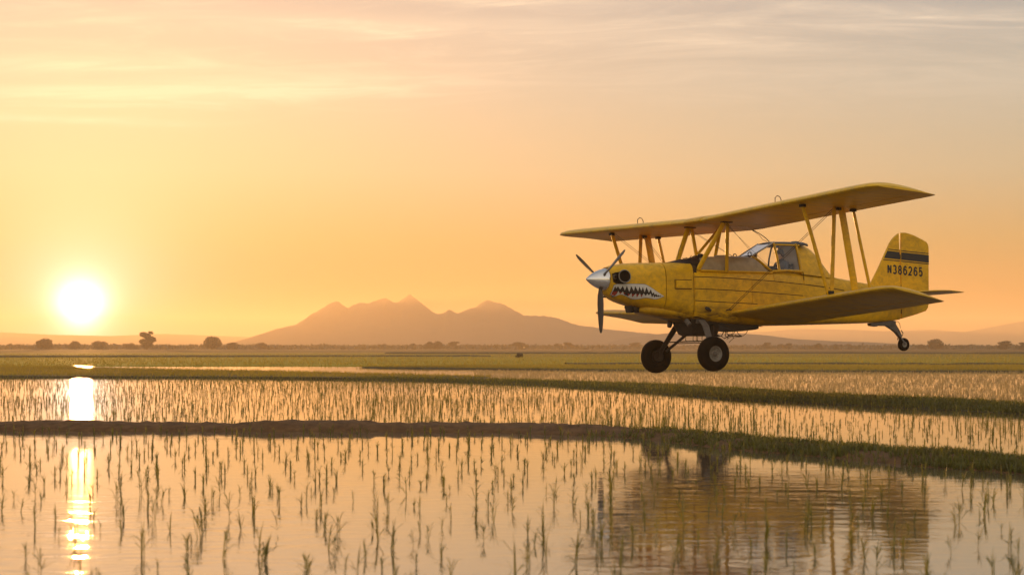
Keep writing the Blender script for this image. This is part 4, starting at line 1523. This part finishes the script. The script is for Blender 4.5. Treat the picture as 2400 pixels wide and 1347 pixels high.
MB().tube([(.02, .2, -2.9), (-.05, .22, -3.0), (.1, .3, -3.06), (.18, .35, -3.1)], .007, 5).build('loose_hose', M_STEEL, o_pod)

# tail wheel
sp = MB()
sp.prism([(-4.38, -2.60), (-4.40, -2.665), (-4.58, -2.685), (-4.62, -2.665), (-4.92, -2.665), (-5.20, -2.665), (-5.22, -2.54), (-5.1, -2.53)], -.07, .07, .01)
o_sp = sp.build('tail_spring', M_GREY, plane, 25)
lg = MB()
lg.prism([(-4.90, -2.655), (-5.22, -2.60), (-5.34, -2.76), (-5.42, -2.90), (-5.42, -2.955), (-5.35, -2.955), (-5.22, -2.83), (-5.08, -2.74)], -.045, .045, .01)
lg.build('tail_leg', M_GREY, o_sp, 25)
MB().tube([(-5.39, 0, -2.94), (-5.40, 0, -3.0)], .035, 10).build('swivel', M_STEEL, o_sp)
tw = tyre((-5.50, 0, -3.13), .168, .12, 36).build('tail_wheel', M_RUBBER, plane, 60)
for side in (1, -1):
    MB().lathe([(side * a, r) for a, r in ((-.02, .075), (.045, .075), (.05, .055), (.04, .03), (.05, .01))], (-5.50, 0, -3.13), 'y', 20).build('tail_wheel_rim', M_RIM, tw, 40)
    MB().strut((-5.40, side * .05, -2.97), (-5.50, side * .082, -3.14), .055, .018).build('wheel_fork', M_GREY, tw)
MB().tube([(-5.20, .0, -2.56), (-5.30, .02, -2.55), (-5.36, .03, -2.60), (-5.38, .03, -2.72)], .007, 5).build('steering_cable', M_STEEL, o_sp)
MB().tube([(-5.40, .03, -2.77), (-5.45, .04, -2.84), (-5.44, .04, -2.90), (-5.40, .03, -2.92)], .012, 5).build('steering_horn', M_STEEL, o_sp)
MB().tube([(-5.32, .03, -2.96), (-5.28, .03, -2.98), (-5.29, .03, -3.02)], .012, 5).build('swivel_lock', M_STEEL, o_sp)
MB().tube([(-5.22, .06, -2.82), (-5.31, .06, -2.93), (-5.37, .05, -2.96)], .010, 5).build('steering_cable', M_STEEL, o_sp)

# ------------------------------------------------------------------ the pilot
def pilot():
    J = {'pel': ((-1.66, 0, -1.60), .15), 'wst': ((-1.70, 0, -1.44), .135), 'chs': ((-1.70, 0, -1.26), .155), 'upc': ((-1.69, 0, -1.16), .12), 'nck': ((-1.67, 0, -1.08), .058), 'nk2': ((-1.66, 0, -1.03), .055)}
    E = [('pel', 'wst'), ('wst', 'chs'), ('chs', 'upc'), ('upc', 'nck'), ('nck', 'nk2')]
    for s, n in ((1, 'l'), (-1, 'r')):
        J['sh' + n] = ((-1.68, s * .18, -1.175), .075)
        J['el' + n] = ((-1.58, s * .27, -1.38), .05)
        J['wr' + n] = ((-1.34, s * .14, -1.36), .034)
        J['hp' + n] = ((-1.62, s * .10, -1.62), .10)
        J['kn' + n] = ((-1.25, s * .16, -1.60), .075)
        J['an' + n] = ((-1.10, s * .15, -1.98), .05)
        J['ft' + n] = ((-.95, s * .15, -2.0), .045)
        E += [('upc', 'sh' + n), ('sh' + n, 'el' + n), ('el' + n, 'wr' + n), ('pel', 'hp' + n), ('hp' + n, 'kn' + n), ('kn' + n, 'an' + n), ('an' + n, 'ft' + n)]
    keys = list(J)
    me = bpy.data.meshes.new('person')
    me.from_pydata([J[k][0] for k in keys], [(keys.index(a), keys.index(b)) for a, b in E], [])
    tmp = bpy.data.objects.new('person_skin', me)
    C.objects.link(tmp)
    tmp.modifiers.new('skin', 'SKIN')
    for i, k in enumerate(keys):
        r = J[k][1]
        me.skin_vertices[0].data[i].radius = (r, r)
        me.skin_vertices[0].data[i].use_root = (k == 'pel')
    ss = tmp.modifiers.new('sub', 'SUBSURF')
    ss.levels = ss.render_levels = 2
    dg = bpy.context.evaluated_depsgraph_get()
    body = bpy.data.meshes.new_from_object(tmp.evaluated_get(dg))
    bpy.data.objects.remove(tmp)
    body.polygons.foreach_set('use_smooth', [True] * len(body.polygons))
    body.materials.clear()
    M_CLOTH = plain('pilot_shirt', (.085, .095, .125), .85, 0, .2, .25, 9)
    M_SKIN = plain('skin', (.62, .37, .25), .5, 0, .4, .1)
    M_CAP = plain('helmet', (.03, .027, .026), .5, 0, .4, .2)
    o = link('person', body, M_CLOTH)
    o.matrix_world = plane.matrix_world
    tag(o, 'pilot in dark clothes and helmet sitting in the cockpit facing forward', 'person')
    # head: egg with brow, nose, chin
    hd = MB()
    R = []
    hc = Vector((-1.635, 0, -.95))
    for i in range(13):
        t = -1 + 2 * i / 12
        z = t * .125
        r = math.sqrt(max(0.0004, 1 - t * t))
        ring = []
        for k in range(20):
            a = 2 * math.pi * k / 20
            fx = .098 * r * math.cos(a)
            fy = .074 * r * math.sin(a)
            if math.cos(a) > .6:
                front = (math.cos(a) - .6) / .4
                if -.28 < t < .12:
                    fx += .022 * front * (1 - abs(t + .12) / .25) * (1 if abs(math.sin(a)) < .2 else .2)     # nose
                if .12 < t < .4:
                    fx += .006 * front
                if -.8 < t < -.5:
                    fx += .010 * front
                if abs(t - .06) < .1 and .2 < abs(math.sin(a)) < .6:
                    fx -= .008
            if t < -.3 and math.cos(a) < 0:
                fx *= .8
            ring.append((hc.x + fx, hc.y + fy, hc.z + z))
        R.append(ring)
    hd.rings(R).build('head', M_SKIN, o, 60)
    for s in (1, -1):
        MB().lathe([(s * a, r) for a, r in ((0, .03), (.012, .032), (.016, .01))], (-1.645, s * .072, -.955), 'y', 10, True).build('ear', M_SKIN, o)
        MB().lathe([(s * a, r) for a, r in ((-.005, .042), (.02, .045), (.035, .035), (.038, .005))], (-1.65, s * .078, -.95), 'y', 14, True).build('ear_cup', M_CAP, o)
        eye = MB()
        eye.lathe([(-.008, .002), (-.004, .008), (.0, .010), (.004, .008), (.008, .002)], (-1.552, s * .030, -.942), 'y', 8)
        eye.build('eye', M_CAP, o)
        # hands round the controls
        hb = MB()
        hx, hy = -1.33, s * .135
        hb.tube([(hx - .03, hy, -1.36), (hx + .02, hy, -1.35), (hx + .05, hy - s * .005, -1.34)], [.03, .036, .03], 10)
        for q in range(4):
            zz = -1.325 - q * .02
            ln = (.050, .058, .054, .044)[q]
            hb.tube([(hx + .04, hy + s * .012, zz), (hx + .04 + ln * .6, hy + s * .004, zz - .003), (hx + .04 + ln * .75, hy - s * .02, zz - .006), (hx + .04 + ln * .35, hy - s * .034, zz - .008)], [.0095, .009, .0085, .007], 7)
        hb.tube([(hx + .01, hy - s * .02, -1.33), (hx + .04, hy - s * .04, -1.315), (hx + .068, hy - s * .036, -1.315)], [.011, .0105, .008], 7)
        hb.build('hand', M_SKIN, o)
    hm = MB()
    R = []
    for i in range(9):
        t = -.12 + 1.12 * i / 8
        z = t * .142
        r = math.sqrt(max(.0005, 1 - min(1, t) ** 2))
        R.append([(hc.x - .012 + (.112 * math.cos(2 * math.pi * k / 22)) * r, .090 * math.sin(2 * math.pi * k / 22) * r, hc.z + .012 + z + (.035 if math.cos(2 * math.pi * k / 22) > .5 and i == 0 else 0)) for k in range(22)])
    hm.rings(R).build('helmet', M_CAP, o, 50)
    vz = MB()
    R = []
    for i in range(2):
        R.append([(hc.x + .095 + i * .05, y, hc.z + .062 - i * .012 - abs(y) * .1) for y in (-.06, -.03, 0, .03, .06)] + [(hc.x + .095 + i * .05, y, hc.z + .055 - i * .012 - abs(y) * .1) for y in (.06, .03, 0, -.03, -.06)])
    vz.rings(R).build('helmet_visor', M_CAP, o)
    return o


pilot()
MB().tube([(-1.29, 0, -2.2), (-1.28, 0, -1.5), (-1.275, .0, -1.34)], .014, 8).build('control_stick', M_BLACK, plane)
MB().tube([(-1.285, -.15, -1.345), (-1.275, 0, -1.345), (-1.285, .15, -1.345)], .013, 8).build('control_yoke', M_BLACK, plane)
# ------------------------------------------------------------------ rice and grass
M_RICE = leaf_mat('rice_leaf', (.085, .092, .011), .44, (.30, .27, .022), .35, 3.0)
M_GRASS = leaf_mat('dike_grass', (.10, .098, .015), .40, (.24, .20, .022), .45, 1.5)
M_FIELD = leaf_mat('field_grass', (.18, .15, .012), .5, (.45, .35, .022), .35, .15)
M_STRAW = leaf_mat('straw_rice', (.26, .21, .09), .50, (.50, .38, .15), .35, .3)
RNG = np.random.RandomState(77)


def blades(P, H, nb, spread, width, curve=True, rng=RNG):
    """clumps of narrow leaves rooted at P; returns triangles"""
    n = len(P)
    P = np.repeat(P, nb, 0)
    h = np.repeat(H, nb) * rng.uniform(.55, 1.1, n * nb)
    az = rng.uniform(0, 2 * np.pi, n * nb)
    lean = np.abs(rng.normal(0, spread, n * nb))
    dx, dy = np.cos(az), np.sin(az)
    fz = rng.uniform(0, 2 * np.pi, n * nb)
    wx, wy = np.cos(fz) * width / 2, np.sin(fz) * width / 2
    B = P + np.stack([dx * h * .05, dy * h * .05, np.full(n * nb, -.02)], 1)
    W = np.stack([wx, wy, np.zeros(n * nb)], 1)
    if not curve:
        T = P + np.stack([dx * h * lean, dy * h * lean, h], 1)
        V = np.stack([B - W, B + W, T], 1).reshape(-1, 3)
        return V, np.arange(len(V)).reshape(-1, 3)
    Mx = P + np.stack([dx * h * lean * .38, dy * h * lean * .38, h * .62], 1)
    droop = np.clip(1.0 - lean * .45, .45, 1.0)
    T = P + np.stack([dx * h * lean, dy * h * lean, h * droop], 1)
    V = np.stack([B - W * .8, B + W * .8, Mx - W, Mx + W, T], 1).reshape(-1, 3)
    q = (np.arange(len(B)) * 5)[:, None]
    F = np.concatenate([q + [0, 1, 3], q + [0, 3, 2], q + [2, 3, 4]], 0)
    return V, F


def seedlings(P, H, ns, nl, width, rng=RNG):
    """young rice: a tight bundle of upright leaves with shorter ones arching out along it"""
    n = len(P)
    a = blades(P, H, ns, .13, width, True, rng)
    Q = np.repeat(P, nl, 0)
    hh = np.repeat(H, nl)
    t = rng.uniform(.02, .55, n * nl)
    az = rng.uniform(0, 2 * np.pi, n * nl)
    dx, dy = np.cos(az), np.sin(az)
    L = hh * rng.uniform(.30, .80, n * nl)
    el = np.radians(rng.uniform(8, 65, n * nl))
    B = Q + np.stack([dx * .004, dy * .004, t * hh], 1)
    Mx = B + np.stack([dx * L * .55 * np.cos(el), dy * L * .55 * np.cos(el), L * .62 * np.sin(el)], 1)
    T = B + np.stack([dx * L * np.cos(el * .7), dy * L * np.cos(el * .7), L * np.sin(el) * rng.uniform(.35, .9, n * nl)], 1)
    W = np.stack([-dy, dx, np.zeros(n * nl)], 1) * width * .5
    V = np.stack([B - W * .6, B + W * .6, Mx - W, Mx + W, T], 1).reshape(-1, 3)
    q = (np.arange(len(B)) * 5)[:, None]
    F = np.concatenate([q + [0, 1, 3], q + [0, 3, 2], q + [2, 3, 4]], 0)
    return join([a, (V, F)])


def join(parts):
    Vs, Fs, o = [], [], 0
    for V, F in parts:
        Vs.append(V)
        Fs.append(F + o)
        o += len(V)
    return np.concatenate(Vs), np.concatenate(Fs)


def stuff(name, parts, mat, label):
    V, F = join(parts)
    o = link(name, np_mesh(name, V, F), mat)
    tag(o, label, kind='stuff')
    return o


def edge_fn(line):
    xs = [p[0] for p in line]
    ys = [p[1] for p in line]
    return lambda x: np.interp(x, xs, ys)


E1, E2 = edge_fn(D1), edge_fn(D2)
EA = edge_fn(BANK_A[:6])                     # front edge of the green bank
def top_points(rows, n, rng, lo=1, hi=10, keep=None):
    """random points on a dike's upper surface"""
    R = np.array(rows)                       # (m, k, 3)
    m, k, _ = R.shape
    out = []
    i = rng.randint(0, m - 1, n)
    j = rng.randint(lo, hi, n)
    a, b = rng.uniform(0, 1, n), rng.uniform(0, 1, n)
    A = R[i, j] * ((1 - a) * (1 - b))[:, None] + R[i + 1, j] * (a * (1 - b))[:, None] + R[i, j + 1] * ((1 - a) * b)[:, None] + R[i + 1, j + 1] * (a * b)[:, None]
    if keep is not None:
        A = A[keep(A[:, 0], rng)]
    return A


# grass on the dikes: bare mud on the left, tufts thickening to the right
A = top_points(top1, 38000, RNG, 2, 9, lambda x, r: r.uniform(0, 1, len(x)) < np.clip((x - .8) / 3.0, 0.0, 1) ** 1.3)
gap = np.array([noise.noise(Vector((a * 1.3, b * 1.3, 2))) for a, b in A[:, :2]])
A = A[gap + RNG.normal(0, .15, len(A)) > -.18]
H = RNG.uniform(.03, .10, len(A)) * np.clip(.6 + (A[:, 0] - .8) * .15, .6, 1.1)
Bk = top_points(top1, 900, RNG, 7, 9, lambda x, r: x > -2)
stuff('dike_grass', [blades(A, H, 4, .55, .007), blades(Bk, RNG.uniform(.05, .14, len(Bk)), 4, .5, .006)], M_GRASS, 'dark grass tufts along the near mud dike')
A = top_points(top2, 56000, RNG, 2, 10)
H = RNG.uniform(.03, .12, len(A)) * np.clip(.45 + (A[:, 0]) * .07, .4, 1.15)
stuff('dike_grass', [blades(A, H, 3, .5, .012)], M_GRASS, 'dark thick grass covering the second dike')


A = top_points(top1, 2600, RNG, 3, 9, lambda x, r: r.uniform(0, 1, len(x)) < np.clip((x - 1.2) / 3.0, 0.0, 1))
B2 = top_points(top1, 500, RNG, 1, 3, lambda x, r: x > 1.0)
A2 = top_points(top2, 5000, RNG, 3, 10)
stuff('dike_weeds', [blades(A, RNG.uniform(.05, .14, len(A)), 7, .6, .006), blades(B2, RNG.uniform(.06, .15, len(B2)), 7, .5, .006), blades(A2, RNG.uniform(.06, .19, len(A2)), 5, .5, .010)], M_RICE, 'lighter weeds and young rice rooted on both dikes')


def in_poly(x, y, poly):
    c_ = np.zeros(len(x), bool)
    j = len(poly) - 1
    for i in range(len(poly)):
        xi, yi = poly[i]
        xj, yj = poly[j]
        hit = ((yi > y) != (yj > y)) & (x < (xj - xi) * (y - yi) / (yj - yi + 1e-12) + xi)
        c_ ^= hit
        j = i
    return c_


def scatter(n, x0, x1, y0, y1, rng=RNG):
    return rng.uniform(x0, x1, n), rng.uniform(y0, y1, n)


# green bank and green strip
x, y = scatter(80000, -60, 12, 78, 132)
k = in_poly(x, y, BANK_A)
PA = np.stack([x[k], y[k], np.full(k.sum(), .06)], 1)
x, y = scatter(90000, -12, 76, 90, 131)
k = in_poly(x, y, BANK_D)
PD = np.stack([x[k], y[k], np.full(k.sum(), .05)], 1)
y = 10 ** RNG.uniform(math.log10(131), math.log10(330), 26000)
x = RNG.uniform(-.45, .45, 26000) * y
PF = np.stack([x, y, np.full(len(x), .03)], 1)
stuff('field_grass', [blades(PA, RNG.uniform(.07, .20, len(PA)), 4, .5, .016, False), blades(PD, RNG.uniform(.08, .22, len(PD)), 4, .45, .018, False),
                      blades(PF, RNG.uniform(.10, .26, len(PF)), 3, .5, .05, False)], M_FIELD, 'yellow-green young rice and grass of the farther fields')

# seedlings of the second paddy, planted in rows
parts = []
rows = []
yy = 19.0
while yy < 84:
    w = .38 * yy + 2
    xs_ = np.arange(-w, w, .25)
    xs_ = xs_ + RNG.normal(0, .06, len(xs_)) + .12 * math.sin(yy * .7)
    ys_ = yy + RNG.normal(0, .16, len(xs_))
    rows.append(np.stack([xs_, ys_], 1))
    yy += .46 + max(0, yy - 30) * .004
Q = np.concatenate(rows)
front = np.where(Q[:, 0] > D2[0][0], np.minimum(E2(Q[:, 0]), 84), 84)
front = np.minimum(front, np.where(Q[:, 0] < BANK_A[5][0], EA(Q[:, 0]), 200))
clump = np.array([noise.noise(Vector((a * .25, b * .12, 5))) for a, b in Q])
ok = (Q[:, 1] > E1(Q[:, 0]) + 1.55) & (Q[:, 1] < front - .1) & (RNG.uniform(0, 1, len(Q)) < .80 + .5 * clump)
Q = Q[ok]
P2 = np.stack([Q[:, 0], Q[:, 1], np.zeros(len(Q))], 1)
H2 = RNG.uniform(.08, .155, len(Q)) * (1 + .5 * clump[ok]) * np.clip(1.35 - (Q[:, 1] - 22) * .013, 1.0, 1.35)
near = Q[:, 1] < 50
parts += [seedlings(P2[near], H2[near], 4, 6, .0068), seedlings(P2[~near], H2[~near] * 1.05, 3, 4, .009)]

# near paddy: loose rows; the three hundred nearest are plants of their own
NEAR = []
rr = random.Random(21)
yy = 10.6
while yy < 30.5:
    x0 = -.30 * yy - .5 + rr.uniform(0, .4)
    while x0 < .30 * yy + .5:
        x_, y_ = x0 + rr.gauss(0, .07), yy + rr.gauss(0, .24)
        if y_ < float(E1(x_)) - .12 and rr.random() < .93:
            NEAR.append((x_, y_))
        x0 += .235 + rr.uniform(-.05, .13)
    yy += .80 + (yy - 10) * .012
NEAR.sort(key=lambda p: p[1])
single, rest = NEAR[:300], NEAR[300:]
if rest:
    Pr = np.array([(a, b, 0) for a, b in rest])
    parts.append(seedlings(Pr, RNG.uniform(.11, .19, len(Pr)), 5, 9, .0062))
stuff('rice_seedlings', parts, M_RICE, 'rows of young rice standing in the second paddy')

LIB = []
for v_ in range(16):
    rg = np.random.RandomState(300 + v_)
    V1, F1 = seedlings(np.zeros((1, 3)), np.array([.20]), rg.randint(3, 7), rg.randint(7, 15), .0060, rg)
    V1 = V1 + np.outer(np.clip(V1[:, 2], 0, 1) ** 1.5, [rg.normal(0, .18), rg.normal(0, .18), 0])
    me = np_mesh('rice_seedling', V1, F1)
    me.materials.append(M_RICE)
    LIB.append(me)
for i, (x_, y_) in enumerate(single):
    o = link('rice_seedling', LIB[rr.randrange(len(LIB))])
    o.location = (x_, y_, 0)
    s_ = rr.choice([.55, .7, .8, .9, 1.0, 1.15]) * rr.uniform(.9, 1.1)
    o.scale = (s_, s_, s_ * rr.uniform(.85, 1.1))
    o.rotation_euler = (rr.gauss(0, .035), rr.gauss(0, .045), rr.uniform(0, 6.28))
    tag(o, 'green rice seedling standing in the nearest paddy, in front of the mud dike', 'rice plant', 'rice seedlings in the nearest paddy')

# pale rice of the paddy behind the second dike
y = RNG.uniform(36, 106, 100000)
x = RNG.uniform(-.02, .50, 100000) * y
behind = E2(x) + np.clip(5.2 - (x - 4) * .4, 2.7, 5.2)
k = (y > behind) & (x > D2[1][0]) & ~in_poly(x, y, BANK_D) & ~in_poly(x, y, BANK_A) & (RNG.uniform(0, 1, len(x)) < .36)
PS = np.stack([x[k], y[k], np.zeros(k.sum())], 1)
stuff('pale_rice', [blades(PS, RNG.uniform(.06, .17, len(PS)), 4, .5, .012, False)], M_STRAW, 'pale straw-coloured rice in the paddy behind the second dike')
# reeds along the edge of the far pond
x, y = scatter(3000, -22, 8, 96, 122)
k = in_poly(x, y + 1.0, BANK_A) ^ in_poly(x, y - .6, BANK_A)
PR = np.stack([x[k], y[k], np.full(k.sum(), .03)], 1)
stuff('pond_reeds', [blades(PR, RNG.uniform(.12, .3, len(PR)), 4, .4, .02, False)], M_GRASS, 'short reeds along the edge of the far pond')
# ------------------------------------------------------------------ haze
def haze():
    x0, x1, y0, y1, z0, z1 = -3500, 3500, -60, 4950, -1.4, 76
    V = [(x, y, z) for z in (z0, z1) for y in (y0, y1) for x in (x0, x1)]
    F = [(0, 2, 3, 1), (4, 5, 7, 6), (0, 1, 5, 4), (2, 6, 7, 3), (0, 4, 6, 2), (1, 3, 7, 5)]
    m_ = bpy.data.materials.new('evening_haze')
    m_.use_nodes = True
    nt = m_.node_tree
    nt.nodes.remove(nt.nodes['Principled BSDF'])
    pv = nt.nodes.new('ShaderNodeVolumePrincipled')
    pv.inputs['Color'].default_value = (1.0, .83, .60, 1)
    pv.inputs['Density'].default_value = HAZE_DENSITY
    pv.inputs['Anisotropy'].default_value = .43
    nt.links.new(pv.outputs[0], nt.nodes['Material Output'].inputs['Volume'])
    o = link('haze', mesh('haze', V, F), m_)
    tag(o, 'warm evening haze over the plain', kind='stuff')


HAZE_DENSITY = 2.9e-4
haze()
